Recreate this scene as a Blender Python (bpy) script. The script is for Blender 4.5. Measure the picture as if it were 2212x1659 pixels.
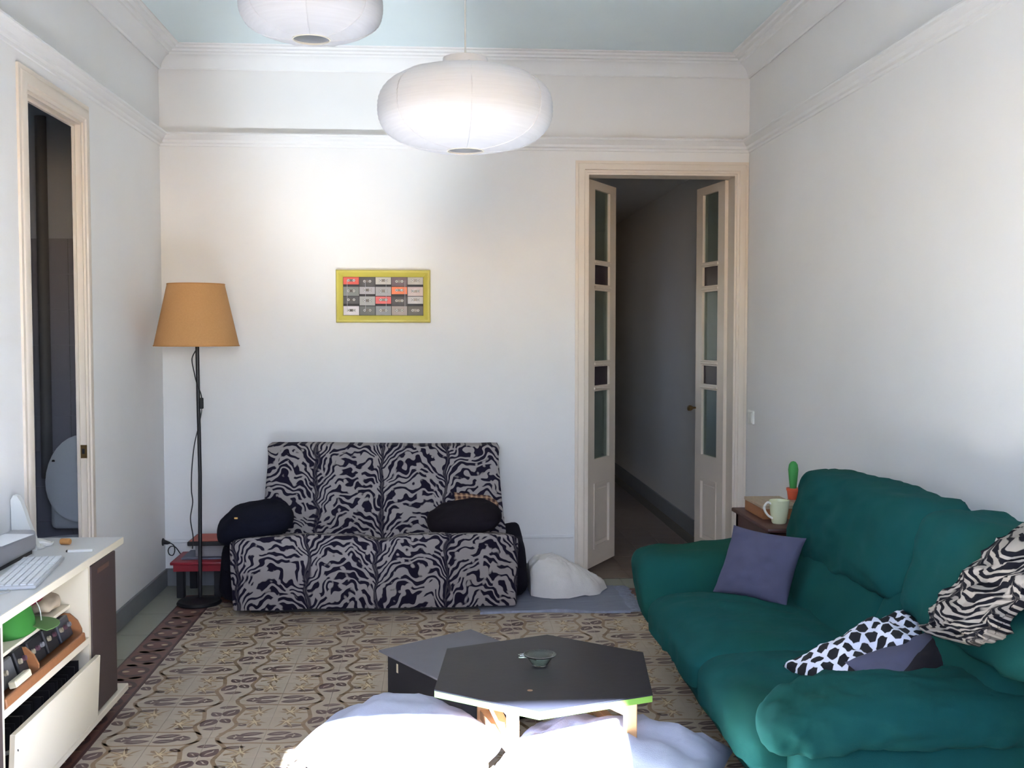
import bpy, bmesh, math, random
from math import sin, cos, pi, radians, sqrt, atan2, exp
from mathutils import Vector, Matrix, noise
random.seed(7)
S = bpy.context.scene
C = S.collection
for o in list(bpy.data.objects): bpy.data.objects.remove(o)

# ------------------------------------------------------------------ camera
W, D, YF = 3.429, 6.3325, -0.30          # room width, back wall, window wall
cam = bpy.data.cameras.new('camera'); camo = bpy.data.objects.new('camera', cam); C.objects.link(camo)
F_PX = 2326.12; YAW, PITCH, ROLL = 0.0685, -0.04672, 0.0003
cam.sensor_fit = 'HORIZONTAL'; cam.sensor_width = 36.0; cam.lens = 36.0 * F_PX / 2212.0
cam.clip_start = 0.02
camo.location = (1.58496, 0.0, 1.46623)
fw = Vector((sin(YAW) * cos(PITCH), cos(YAW) * cos(PITCH), sin(PITCH)))
rt = Vector((cos(YAW), -sin(YAW), 0)); up = rt.cross(fw)
r2 = rt * cos(ROLL) + up * sin(ROLL); u2 = -rt * sin(ROLL) + up * cos(ROLL)
M = Matrix((r2, u2, -fw)).transposed()
camo.rotation_euler = M.to_euler()
S.camera = camo

# ------------------------------------------------------------------ light
SUN_EL = radians(29.0)
wd = bpy.data.worlds.new('sky'); S.world = wd; wd.use_nodes = True
nt = wd.node_tree; nt.nodes.clear()
sky = nt.nodes.new('ShaderNodeTexSky'); sky.sky_type = 'NISHITA'; sky.sun_disc = False
sky.sun_elevation = SUN_EL; sky.sun_rotation = pi; sky.air_density = 1.0; sky.dust_density = 0.3
bg = nt.nodes.new('ShaderNodeBackground'); bg.inputs['Strength'].default_value = 0.42
out = nt.nodes.new('ShaderNodeOutputWorld')
wb = nt.nodes.new('ShaderNodeVectorMath'); wb.operation = 'MULTIPLY'; wb.inputs[1].default_value = (.95, .92, 1.05)   # the camera's white balance
nt.links.new(sky.outputs[0], wb.inputs[0]); nt.links.new(wb.outputs[0], bg.inputs[0]); nt.links.new(bg.outputs[0], out.inputs[0])
sun = bpy.data.lights.new('sun', 'SUN'); sun.energy = 56.0; sun.angle = radians(0.7); sun.color = (0.68, 0.81, 1.0)
suno = bpy.data.objects.new('sun', sun); C.objects.link(suno)
suno.rotation_euler = Vector((0, cos(SUN_EL), -sin(SUN_EL))).to_track_quat('-Z', 'Y').to_euler()
suno.location = (1.6, -6, 6)
WX0, WX1, WZ0, WZ1 = 1.02, 2.17, 1.35, 2.46      # balcony opening behind the camera
por = bpy.data.lights.new('window_portal', 'AREA'); por.shape = 'RECTANGLE'; por.size = WX1 - WX0; por.size_y = WZ1 - WZ0
por.cycles.is_portal = True
poro = bpy.data.objects.new('window_portal', por); C.objects.link(poro)
poro.location = ((WX0 + WX1) / 2, YF - 0.02, (WZ0 + WZ1) / 2); poro.rotation_euler = (pi / 2, 0, 0)
gl = bpy.data.lights.new('glint_standin', 'SPOT'); gl.energy = 60.0; gl.color = (.86, .94, 1.0); gl.spot_size = radians(42); gl.spot_blend = 1.0; gl.shadow_soft_size = .12
glo = bpy.data.objects.new('glint_standin', gl); C.objects.link(glo); glo.location = (1.35, 2.75, .12)      # added spot standing in for sunlight thrown up by the sunlit floor
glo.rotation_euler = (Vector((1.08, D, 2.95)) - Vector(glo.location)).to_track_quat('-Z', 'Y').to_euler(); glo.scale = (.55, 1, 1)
S.view_settings.view_transform = 'Standard'; S.view_settings.look = 'None'
S.view_settings.exposure = 3.05; S.view_settings.gamma = 1.0; S.view_settings.use_curve_mapping = False
S.cycles.max_bounces = 8; S.cycles.diffuse_bounces = 6; S.cycles.sample_clamp_indirect = 6.0
S.cycles.caustics_refractive = False

# ------------------------------------------------------------------ materials
def lin(c):
    return tuple(((v / 255) / 12.92 if v / 255 <= .04045 else ((v / 255 + .055) / 1.055) ** 2.4) for v in c)
MATS = {}
def base_mat(name):
    m = bpy.data.materials.new(name); m.use_nodes = True
    n = m.node_tree; b = n.nodes['Principled BSDF']
    return m, n, b
def nd(n, t, **kw):
    x = n.nodes.new(t)
    for k, v in kw.items(): setattr(x, k, v)
    return x
def mth(n, op, a, b=None, c=None, clamp=False):
    x = n.nodes.new('ShaderNodeMath'); x.operation = op; x.use_clamp = clamp
    for i, v in enumerate((a, b, c)):
        if v is None: continue
        if isinstance(v, (int, float)): x.inputs[i].default_value = v
        else: n.links.new(v, x.inputs[i])
    return x.outputs[0]
def mixc(n, f, a, b):
    x = n.nodes.new('ShaderNodeMix'); x.data_type = 'RGBA'
    if isinstance(f, (int, float)): x.inputs[0].default_value = f
    else: n.links.new(f, x.inputs[0])
    for i, v in ((6, a), (7, b)):
        if isinstance(v, tuple): x.inputs[i].default_value = (*v[:3], 1)
        else: n.links.new(v, x.inputs[i])
    return x.outputs[2]
def mat(name, rgb, rough=.7, var=.12, scale=8., bump=0., bscale=60., metal=0., spec=.5, coord='Object', stretch=None, sheen=0.):
    if name in MATS: return MATS[name]
    m, n, b = base_mat(name); MATS[name] = m
    c = lin(rgb); tc = nd(n, 'ShaderNodeTexCoord'); src = tc.outputs[coord]
    if stretch:
        mp = nd(n, 'ShaderNodeMapping'); n.links.new(src, mp.inputs[0]); mp.inputs['Scale'].default_value = stretch; src = mp.outputs[0]
    no = nd(n, 'ShaderNodeTexNoise'); no.inputs['Scale'].default_value = scale; no.inputs['Detail'].default_value = 4
    n.links.new(src, no.inputs[0])
    k = mth(n, 'MULTIPLY_ADD', no.outputs[0], 2 * var, 1 - var)
    vm = nd(n, 'ShaderNodeVectorMath', operation='SCALE'); vm.inputs[0].default_value = c; n.links.new(k, vm.inputs['Scale'])
    n.links.new(vm.outputs[0], b.inputs['Base Color'])
    b.inputs['Roughness'].default_value = rough; b.inputs['Metallic'].default_value = metal
    b.inputs['Specular IOR Level'].default_value = spec
    if sheen: b.inputs['Sheen Weight'].default_value = sheen
    if bump:
        n2 = nd(n, 'ShaderNodeTexNoise'); n2.inputs['Scale'].default_value = bscale; n2.inputs['Detail'].default_value = 3
        n.links.new(src, n2.inputs[0])
        bp = nd(n, 'ShaderNodeBump'); bp.inputs['Strength'].default_value = bump; bp.inputs['Distance'].default_value = .004
        n.links.new(n2.outputs[0], bp.inputs['Height']); n.links.new(bp.outputs[0], b.inputs['Normal'])
    return m
def glass_mat(name, rgb, alpha, rough=.05):
    if name in MATS: return MATS[name]
    m, n, b = base_mat(name); MATS[name] = m
    b.inputs['Base Color'].default_value = (*lin(rgb), 1); b.inputs['Roughness'].default_value = rough
    tr = nd(n, 'ShaderNodeBsdfTransparent'); mx = nd(n, 'ShaderNodeMixShader'); mx.inputs[0].default_value = alpha
    tr.inputs[0].default_value = (.85, .92, .9, 1)
    n.links.new(tr.outputs[0], mx.inputs[1]); n.links.new(b.outputs[0], mx.inputs[2])
    n.links.new(mx.outputs[0], n.nodes['Material Output'].inputs[0])
    return m
def zebra_mat(name, light, dark, w, freq, slope, duty, wig, seed):
    """branching stripes growing out of upright stems; UV in metres"""
    m, n, b = base_mat(name); MATS[name] = m
    tc = nd(n, 'ShaderNodeTexCoord'); sep = nd(n, 'ShaderNodeSeparateXYZ'); 
    nz = nd(n, 'ShaderNodeTexNoise'); nz.inputs['Scale'].default_value = 9.0; nz.inputs['Detail'].default_value = 1.0
    nz.noise_dimensions = '4D'; nz.inputs['W'].default_value = seed
    n.links.new(tc.outputs['UV'], nz.inputs[0]); n.links.new(tc.outputs['UV'], sep.inputs[0])
    nsep = nd(n, 'ShaderNodeSeparateColor'); n.links.new(nz.outputs['Color'], nsep.inputs[0])
    u, v = sep.outputs[0], sep.outputs[1]
    uw = mth(n, 'ADD', u, mth(n, 'MULTIPLY', mth(n, 'SUBTRACT', nsep.outputs[0], .5), .09))
    f = mth(n, 'SUBTRACT', mth(n, 'FRACT', mth(n, 'DIVIDE', uw, w)), .5)
    a = mth(n, 'MULTIPLY', mth(n, 'ABSOLUTE', f), 2.0)             # 0 on a stem, 1 half way between
    rise = mth(n, 'MULTIPLY', mth(n, 'POWER', mth(n, 'SINE', mth(n, 'MULTIPLY', a, pi / 2)), .75), slope)
    side = mth(n, 'MULTIPLY', mth(n, 'SIGN', f), .23)
    ph = mth(n, 'ADD', mth(n, 'MULTIPLY', mth(n, 'SUBTRACT', v, rise), freq), mth(n, 'MULTIPLY', side, mth(n, 'SUBTRACT', 1.0, a)))
    ph = mth(n, 'ADD', ph, mth(n, 'MULTIPLY', mth(n, 'SUBTRACT', nsep.outputs[1], .5), wig))
    n3 = nd(n, 'ShaderNodeTexNoise'); n3.inputs['Scale'].default_value = 26.0; n3.inputs['Detail'].default_value = 0
    n.links.new(tc.outputs['UV'], n3.inputs[0])
    ph = mth(n, 'ADD', ph, mth(n, 'MULTIPLY', mth(n, 'SUBTRACT', n3.outputs[0], .5), .9))
    tri = mth(n, 'MULTIPLY', mth(n, 'ABSOLUTE', mth(n, 'SUBTRACT', mth(n, 'FRACT', ph), .5)), 2)
    thr = mth(n, 'ADD', mth(n, 'MULTIPLY', mth(n, 'SUBTRACT', nsep.outputs[2], .5), .9), duty)
    k = mth(n, 'MULTIPLY', mth(n, 'SUBTRACT', tri, thr), 9.0, clamp=True)
    n4 = nd(n, 'ShaderNodeTexNoise'); n4.inputs['Scale'].default_value = 24.0; n4.inputs['Detail'].default_value = 0.5; n4.noise_dimensions = '4D'; n4.inputs['W'].default_value = seed + 3
    n.links.new(tc.outputs['UV'], n4.inputs[0])
    k = mth(n, 'MULTIPLY', k, mth(n, 'MULTIPLY', mth(n, 'SUBTRACT', n4.outputs[0], .37), 18.0, clamp=True))      # strokes break off
    stem = mth(n, 'MULTIPLY', mth(n, 'SUBTRACT', .045, mth(n, 'ABSOLUTE', mth(n, 'SUBTRACT', a, .03))), 40.0, clamp=True)
    k = mth(n, 'MAXIMUM', k, mth(n, 'MULTIPLY', stem, .9))
    n.links.new(mixc(n, k, lin(light), lin(dark)), b.inputs['Base Color'])
    b.inputs['Roughness'].default_value = .9; b.inputs['Specular IOR Level'].default_value = .15
    return m
def geo_mat(name):
    """black rounded hexagons touching on white"""
    m, n, b = base_mat(name); MATS[name] = m
    tc = nd(n, 'ShaderNodeTexCoord'); mp = nd(n, 'ShaderNodeMapping'); n.links.new(tc.outputs['UV'], mp.inputs[0])
    mp.inputs['Scale'].default_value = (19, 24, 1); mp.inputs['Rotation'].default_value = (0, 0, radians(22))
    sep = nd(n, 'ShaderNodeSeparateXYZ'); n.links.new(mp.outputs[0], sep.inputs[0])
    row = mth(n, 'FLOOR', sep.outputs[1]); odd = mth(n, 'MODULO', mth(n, 'ABSOLUTE', row), 2.0)
    x = mth(n, 'ABSOLUTE', mth(n, 'SUBTRACT', mth(n, 'FRACT', mth(n, 'ADD', sep.outputs[0], mth(n, 'MULTIPLY', odd, .5))), .5))
    y = mth(n, 'ABSOLUTE', mth(n, 'SUBTRACT', mth(n, 'FRACT', sep.outputs[1]), .5))
    d = mth(n, 'MAXIMUM', mth(n, 'ADD', mth(n, 'MULTIPLY', x, 1.25), mth(n, 'MULTIPLY', y, .62)), mth(n, 'MULTIPLY', y, 1.12))
    k = mth(n, 'MULTIPLY', mth(n, 'SUBTRACT', .53, d), 25., clamp=True)
    n.links.new(mixc(n, k, lin((228, 230, 245)), lin((20, 20, 28))), b.inputs['Base Color'])
    b.inputs['Roughness'].default_value = .85
    return m
def paper_mat():
    m, n, b = base_mat('rice paper'); MATS['rice paper'] = m
    tc = nd(n, 'ShaderNodeTexCoord'); mp = nd(n, 'ShaderNodeMapping'); n.links.new(tc.outputs['Object'], mp.inputs[0]); mp.inputs['Scale'].default_value = (5, 5, 160)
    no = nd(n, 'ShaderNodeTexNoise'); no.inputs['Scale'].default_value = 1.5; n.links.new(mp.outputs[0], no.inputs[0])
    col = mixc(n, no.outputs[0], lin((206, 208, 212)), lin((220, 222, 226)))
    df = nd(n, 'ShaderNodeBsdfDiffuse'); tl = nd(n, 'ShaderNodeBsdfTranslucent'); mx = nd(n, 'ShaderNodeMixShader'); mx.inputs[0].default_value = .3
    n.links.new(col, df.inputs[0]); n.links.new(col, tl.inputs[0]); n.links.new(df.outputs[0], mx.inputs[1]); n.links.new(tl.outputs[0], mx.inputs[2])
    n.links.new(mx.outputs[0], n.nodes['Material Output'].inputs[0])
    return m
def plaster(name, rgb):
    return mat(name, rgb, rough=.85, var=.03, scale=3., bump=.12, bscale=45., spec=.2)
WALL = plaster('white wall paint', (226, 225, 224)); CEIL = plaster('ceiling paint', (218, 231, 235)); TRIM = plaster('white moulding paint', (226, 226, 226))
CREAM = mat('cream door paint', (216, 204, 190), .5, .05, 6., .05, 30.); CREAMD = CREAM
BLACKFAB = mat('black fabric', (24, 23, 32), .95, .25, 30., .3, 400., spec=.1)
GREEN = mat('teal sofa fabric', (24, 78, 78), .95, .12, 5., .35, 700., spec=.1)
n_ = GREEN.node_tree; b_ = n_.nodes['Principled BSDF']; old = b_.inputs['Base Color'].links[0].from_socket
tc_ = nd(n_, 'ShaderNodeTexCoord'); nn_ = nd(n_, 'ShaderNodeTexNoise'); nn_.inputs['Scale'].default_value = 1.6; n_.links.new(tc_.outputs['Object'], nn_.inputs[0])
n_.links.new(mixc(n_, mth(n_, 'MULTIPLY', mth(n_, 'SUBTRACT', nn_.outputs[0], .42), 3.0, clamp=True), old, lin((26, 74, 62))), b_.inputs['Base Color'])
PINE = mat('pine wood', (196, 152, 108), .6, .15, 6., stretch=(12, 12, 1.2))
DARKWOOD = mat('dark red wood', (74, 42, 36), .45, .25, 5., stretch=(3, 14, 14))
WENGE = mat('dark brown laminate', (66, 52, 50), .55, .18, 60., stretch=(1, 1, 9))
MELA = mat('white laminate', (222, 212, 190), .4, .03, 5.); MELAGREY = mat('pale grey laminate top', (205, 206, 205), .35, .03, 5.)
BLACKMET = mat('black metal', (22, 22, 27), .4, .1, 20.); BLACKPL = mat('black plastic', (26, 25, 28), .45, .15, 20.)
ZEB1 = zebra_mat('zebra jacquard', (148, 142, 141), (26, 23, 40), .362, 23.0, .15, .43, 4.6, 1.3)
ZEB2 = zebra_mat('zebra plush', (160, 152, 142), (18, 18, 26), .2, 36.0, .05, .36, 3.0, 4.1)
GEO = geo_mat('black hexagon print'); PAPER = paper_mat()

# ------------------------------------------------------------------ mesh helpers (world coordinates, returns (verts, faces, uvs))
def jn(*parts):
    V, F, U = [], [], []
    for p in parts:
        o = len(V); V += p[0]; F += [tuple(i + o for i in f) for f in p[1]]
        U += p[2] if len(p) > 2 and p[2] else [(0, 0)] * len(p[0])
    return V, F, U
def link(name, me, parent=None, loc=(0, 0, 0)):
    o = bpy.data.objects.new(name, me); C.objects.link(o); o.location = loc
    if parent: o.parent = parent
    return o
def origin_of(p):
    t = Vector((0, 0, 0))
    while p: t = t + p.location; p = p.parent
    return t
def make(name, geo, m, parent=None, smooth=35, base=None):
    V, F = geo[0], geo[1]
    if parent: L = origin_of(parent)
    elif base is not None: L = Vector(base)
    else: L = Vector((0, 0, 0))
    me = bpy.data.meshes.new(name)
    me.from_pydata([tuple(Vector(v) - L) for v in V], [], F)
    if len(geo) > 2 and geo[2]:
        uv = me.uv_layers.new(name='UVMap')
        for l in me.loops: uv.data[l.index].uv = geo[2][l.vertex_index]
    for x in (m if isinstance(m, (list, tuple)) else [m]): me.materials.append(x)
    bm = bmesh.new(); bm.from_mesh(me); bmesh.ops.recalc_face_normals(bm, faces=bm.faces); bm.to_mesh(me); bm.free()
    if smooth: me.shade_smooth(); me.set_sharp_from_angle(angle=radians(smooth))
    return link(name, me, parent, (0, 0, 0) if parent else L)
def thing(name, label, cat, loc=(0, 0, 0), group=None):
    o = bpy.data.objects.new(name, None); C.objects.link(o); o.location = loc; o.empty_display_size = .1
    o['label'] = label; o['category'] = cat
    if group: o['group'] = group
    return o
def tag(o, label, cat, group=None):
    o['label'] = label; o['category'] = cat
    if group: o['group'] = group
    return o
def struct(o): o['kind'] = 'structure'; return o
def sroot(name, loc=(0, 0, 0)):
    o = bpy.data.objects.new(name, None); C.objects.link(o); o.location = loc; o['kind'] = 'structure'; return o
def rotz(geo, a, c):
    ca, sa = cos(a), sin(a)
    return [((v[0] - c[0]) * ca - (v[1] - c[1]) * sa + c[0], (v[0] - c[0]) * sa + (v[1] - c[1]) * ca + c[1], v[2]) for v in geo[0]], geo[1], (geo[2] if len(geo) > 2 else None)
def xf(geo, mtx):
    return [tuple(mtx @ Vector(v)) for v in geo[0]], geo[1], (geo[2] if len(geo) > 2 else None)
def box(x0, x1, y0, y1, z0, z1, bev=0.0, seg=1):
    bm = bmesh.new(); bmesh.ops.create_cube(bm, size=1)
    for v in bm.verts: v.co = Vector(((x0 + x1) / 2 + v.co.x * (x1 - x0), (y0 + y1) / 2 + v.co.y * (y1 - y0), (z0 + z1) / 2 + v.co.z * (z1 - z0)))
    if bev: bmesh.ops.bevel(bm, geom=bm.edges[:], offset=bev, segments=seg, affect='EDGES', profile=.5)
    bm.verts.index_update()
    g = [tuple(v.co) for v in bm.verts], [tuple(v.index for v in f.verts) for f in bm.faces], None
    bm.free(); return g
def bar(p0, p1, w, h, bev=0.0):
    """square bar from p0 to p1"""
    p0, p1 = Vector(p0), Vector(p1); d = p1 - p0; L = d.length
    g = box(-w / 2, w / 2, -h / 2, h / 2, 0, L, bev)
    q = d.to_track_quat('Z', 'Y'); return xf(g, Matrix.Translation(p0) @ q.to_matrix().to_4x4())
def lathe(prof, c, n=32, cap=True):
    V, F = [], []
    for (r, z) in prof:
        for k in range(n): a = 2 * pi * k / n; V.append((c[0] + r * cos(a), c[1] + r * sin(a), c[2] + z))
    for i in range(len(prof) - 1):
        for k in range(n):
            k2 = (k + 1) % n; F.append((i * n + k, i * n + k2, (i + 1) * n + k2, (i + 1) * n + k))
    if cap:
        F.append(tuple(range(n))); F.append(tuple((len(prof) - 1) * n + k for k in range(n)))
    return V, F, None
def tube(pts, r, n=8, closed=False):
    pts = [Vector(p) for p in pts]; V, F = [], []; ref = Vector((.31, .17, .93)).normalized()
    for i, p in enumerate(pts):
        t = (pts[min(i + 1, len(pts) - 1)] - pts[max(i - 1, 0)]).normalized()
        a = t.cross(ref)
        if a.length < 1e-3: a = t.cross(Vector((1, 0, 0)))
        a.normalize(); b2 = t.cross(a); rr = r[i] if isinstance(r, (list, tuple)) else r
        for k in range(n): an = 2 * pi * k / n; V.append(tuple(p + a * (rr * cos(an)) + b2 * (rr * sin(an))))
    for i in range(len(pts) - 1):
        for k in range(n): k2 = (k + 1) % n; F.append((i * n + k, i * n + k2, (i + 1) * n + k2, (i + 1) * n + k))
    F.append(tuple(range(n))); F.append(tuple((len(pts) - 1) * n + k for k in range(n)))
    return V, F, None
def smooth_path(pts, n=8):
    pts = [Vector(p) for p in pts]; o = []
    for i in range(len(pts) - 1):
        p0, p1, p2, p3 = pts[max(i - 1, 0)], pts[i], pts[i + 1], pts[min(i + 2, len(pts) - 1)]
        for k in range(n):
            t = k / n
            o.append(.5 * ((2 * p1) + (p2 - p0) * t + (2 * p0 - 5 * p1 + 4 * p2 - p3) * t * t + (3 * p1 - p0 - 3 * p2 + p3) * t ** 3))
    o.append(pts[-1]); return o
def grid_solid(us, vs, solid, axis, t0, t1):
    """slab cut into cells us x vs; cells where solid() is false are holes. axis = thickness axis"""
    V, F, idx = [], [], {}
    def vid(i, j, s):
        k = (i, j, s)
        if k not in idx:
            idx[k] = len(V); a, b, t = us[i], vs[j], (t1 if s else t0)
            V.append((t, a, b) if axis == 'x' else (a, t, b) if axis == 'y' else (a, b, t))
        return idx[k]
    nu, nv = len(us) - 1, len(vs) - 1
    ok = lambda i, j: 0 <= i < nu and 0 <= j < nv and solid((us[i] + us[i + 1]) / 2, (vs[j] + vs[j + 1]) / 2)
    for i in range(nu):
        for j in range(nv):
            if not ok(i, j): continue
            for s in (0, 1): F.append((vid(i, j, s), vid(i + 1, j, s), vid(i + 1, j + 1, s), vid(i, j + 1, s)))
            for (di, dj, e) in ((-1, 0, ((i, j), (i, j + 1))), (1, 0, ((i + 1, j), (i + 1, j + 1))), (0, -1, ((i, j), (i + 1, j))), (0, 1, ((i, j + 1), (i + 1, j + 1)))):
                if not ok(i + di, j + dj): F.append((vid(*e[0], 0), vid(*e[1], 0), vid(*e[1], 1), vid(*e[0], 1)))
    return V, F, None
def loop_mould(prof, x0, x1, y0, y1):
    """moulding profile [(inset, z)] swept round the rectangle"""
    V, F = [], []; n = len(prof)
    for cx, cy, sx, sy in ((x0, y0, 1, 1), (x0, y1, 1, -1), (x1, y1, -1, -1), (x1, y0, -1, 1)):
        for d, z in prof: V.append((cx + sx * d, cy + sy * d, z))
    for k in range(4):
        k2 = (k + 1) % 4
        for i in range(n): i2 = (i + 1) % n; F.append((k * n + i, k * n + i2, k2 * n + i2, k2 * n + i))
    return V, F, None
def fbm(p, s, o=3):
    return noise.fractal(Vector(p) * s, .55, 2.1, o)
def soft_box(sx, sy, sz, n=14, k=5.0, fn=None, uvf=None):
    """rounded cuboid centred on 0, size s; fn(p, q) moves a vertex (q in -1..1 cube coords)"""
    V, F, U, idx = [], [], [], {}
    def vid(p):
        key = tuple(round(c, 4) for c in p)
        if key not in idx:
            m = (abs(p[0]) ** k + abs(p[1]) ** k + abs(p[2]) ** k) ** (1 / k)
            q = [c / m for c in p]; P = Vector((q[0] * sx / 2, q[1] * sy / 2, q[2] * sz / 2))
            if fn: P = Vector(fn(P, q))
            idx[key] = len(V); V.append(tuple(P)); U.append(uvf(P, q) if uvf else (P.x, P.y))
        return idx[key]
    for ax in range(3):
        for sg in (-1, 1):
            for i in range(n):
                for j in range(n):
                    q = []
                    for (a, b) in ((i, j), (i + 1, j), (i + 1, j + 1), (i, j + 1)):
                        c = [0, 0, 0]; c[ax] = sg; c[(ax + 1) % 3] = -1 + 2 * a / n; c[(ax + 2) % 3] = -1 + 2 * b / n; q.append(vid(c))
                    F.append(tuple(q) if sg > 0 else tuple(reversed(q)))
    return V, F, U
def pillow(w, h, t, n=26, pinch=.07, wr=.012, seed=0., pw=.42, fn=None):
    V, F, U = [], [], []; idx = {}
    def vid(i, j, s):
        e = i in (0, n) or j in (0, n); key = (i, j, 0 if e else s)
        if key in idx: return idx[key]
        a, b = -1 + 2 * i / n, -1 + 2 * j / n
        a = sin(a * pi / 2) * .55 + a * .45; b = sin(b * pi / 2) * .55 + b * .45
        x = w / 2 * a * (1 - pinch * (1 - b * b)); y = h / 2 * b * (1 - pinch * (1 - a * a))
        z = 0 if e else s * t / 2 * (max(0, (1 - a * a) * (1 - b * b))) ** pw
        edge = 1 - max(abs(a), abs(b)) ** 6
        z += wr * fbm((x + seed, y, s * .7), 9.) * (.3 + edge)
        P = (x, y, z)
        if fn: P = fn(P, a, b, s)
        idx[key] = len(V); V.append(P); U.append((w / 2 * a + (0 if s > 0 else 1), h / 2 * b)); return idx[key]
    for s in (1, -1):
        for i in range(n):
            for j in range(n):
                q = (vid(i, j, s), vid(i + 1, j, s), vid(i + 1, j + 1, s), vid(i, j + 1, s)); F.append(q if s > 0 else tuple(reversed(q)))
    return V, F, U
def frame_mtx(o, ex, ey):
    """local x->ex, y->ey (directions), origin o"""
    ex = Vector(ex).normalized(); ey = Vector(ey); ey = (ey - ex * ey.dot(ex)).normalized(); ez = ex.cross(ey)
    m = Matrix((ex, ey, ez)).transposed().to_4x4(); m.translation = Vector(o); return m

# ------------------------------------------------------------------ room shell
ZC = 3.085
TL = 0.035                                   # left wall thickness
D1 = (4.31, 4.965, 2.405)                    # bathroom doorway y0 y1 top
D2 = (2.461, 3.357, 2.412); TB = 0.15       # hall doorway x0 x1 top, back wall thickness
struct(make('wall_left', grid_solid([YF - .25, D1[0], D1[1], D + TB], [-.02, D1[2], ZC + .1], lambda a, b: not (D1[0] < a < D1[1] and b < D1[2]), 'x', -TL, 0), WALL, smooth=0))
struct(make('wall_back', grid_solid([-0.0, D2[0], D2[1], W], [-.02, D2[2], ZC + .1], lambda a, b: not (D2[0] < a < D2[1] and b < D2[2]), 'y', D, D + TB), WALL, smooth=0))
struct(make('wall_right', box(W, W + .12, YF - .25, D + TB, -.02, ZC + .1), WALL, smooth=0))
struct(make('wall_front', grid_solid([0, WX0, WX1, W], [-.02, WZ0, WZ1, ZC + .1], lambda a, b: not (WX0 < a < WX1 and WZ0 < b < WZ1), 'y', YF - .25, YF), WALL, smooth=0))
struct(make('ceiling', box(-.2, W + .2, YF - .25, D + TB, ZC, ZC + .12), CEIL, smooth=0))
# ceiling cornice and picture rail
cor = [(0, ZC + .01), (0, 2.972), (.012, 2.968), (.02, 2.975), (.024, 2.992), (.034, 3.012), (.055, 3.03), (.078, 3.038), (.082, 3.048), (.098, 3.052), (.104, 3.062), (.125, 3.066), (.13, 3.076), (.15, 3.078), (.152, ZC + .01)]
struct(make('trim_1', loop_mould(cor, 0, W, YF, D), TRIM, smooth=25))
rail = [(0, 2.612), (.006, 2.602), (.028, 2.602), (.036, 2.608), (.05, 2.61), (.056, 2.603), (.055, 2.596), (.044, 2.59), (.036, 2.578), (.024, 2.57), (.02, 2.556), (.008, 2.55), (.006, 2.538), (0, 2.535)]
struct(make('trim_2', loop_mould(rail, 0, W, YF, D), TRIM, smooth=25))
SKIRT = mat('grey skirting stone', (122, 124, 126), .5, .15, 9.)
g = box(0, .014, YF, 4.22, 0, .102, .003)
struct(make('baseboard_left', g, SKIRT)); struct(make('baseboard_corner', box(0, .014, 5.122, D - .015, 0, .102, .003), SKIRT))
struct(make('baseboard_back', box(.0, 2.386, D - .014, D, 0, .102, .003), SKIRT)); struct(make('baseboard_right', box(W - .014, W, YF, D - .03, 0, .102, .003), SKIRT))
struct(make('trim_3', box(.0, 2.386, D - .009, D, .252, .272, .003), TRIM))

# ------------------------------------------------------------------ floor of patterned cement tiles
T = .2; TX0, TY0 = .35, 4.9135
GND = mat('tile grey ground', (180, 167, 149), .5, .12, 3., coord='Object', spec=.35); PLUM = mat('tile plum pigment', (100, 78, 76), .5, .15, 20.)
TAN = mat('tile tan pigment', (146, 122, 94), .5, .12, 20.); CRM = mat('tile cream pigment', (204, 186, 150), .5, .1, 20.)
REDG = mat('tile oxblood ground', (112, 76, 66), .42, .15, 9.); REDD = mat('tile dark oxblood pigment', (78, 52, 50), .42, .12, 20.)
STONE = mat('plain grey-green cement', (140, 141, 128), .5, .08, 4.); MORTAR = mat('mortar', (92, 86, 78), .9, .1, 20.)
TILEM = [GND, PLUM, TAN, CRM, REDG, REDD]
def leaf(cx, cy, L, Wd, ang, m, ly=1, n=9, slit=True):
    ca, sa = cos(ang), sin(ang); up_, dn = [], []
    for i in range(n):
        t = i / (n - 1); w = Wd / 2 * (sin(pi * t ** .8)) ** .75; x = L * (t - .5); up_.append((x, w)); dn.append((x, -w))
    pts = up_ + dn[::-1][1:-1]; R = lambda p: (cx + p[0] * ca - p[1] * sa, cy + p[0] * sa + p[1] * ca)
    o = [([R(p) for p in pts], m, ly)]
    if slit:
        s = [(-.34 * L, .03 * Wd), (-.1 * L, .12 * Wd), (.12 * L, .02 * Wd), (.32 * L, .08 * Wd), (.12 * L, -.1 * Wd), (-.1 * L, -.02 * Wd)]
        o.append(([R(p) for p in s], 0, ly + 1))
    return o
def ribbon(pts, w, m, ly=1):
    P = [Vector((*p, 0)) for p in pts]; P = smooth_path(P, 5); L_, R_ = [], []
    for i, p in enumerate(P):
        t = (P[min(i + 1, len(P) - 1)] - P[max(i - 1, 0)]).normalized(); nn = Vector((-t.y, t.x, 0)) * w / 2
        L_.append((p + nn).to_2d()[:]); R_.append((p - nn).to_2d()[:])
    return [([L_[i], L_[i + 1], R_[i + 1], R_[i]], m, ly) for i in range(len(P) - 1)]
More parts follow.
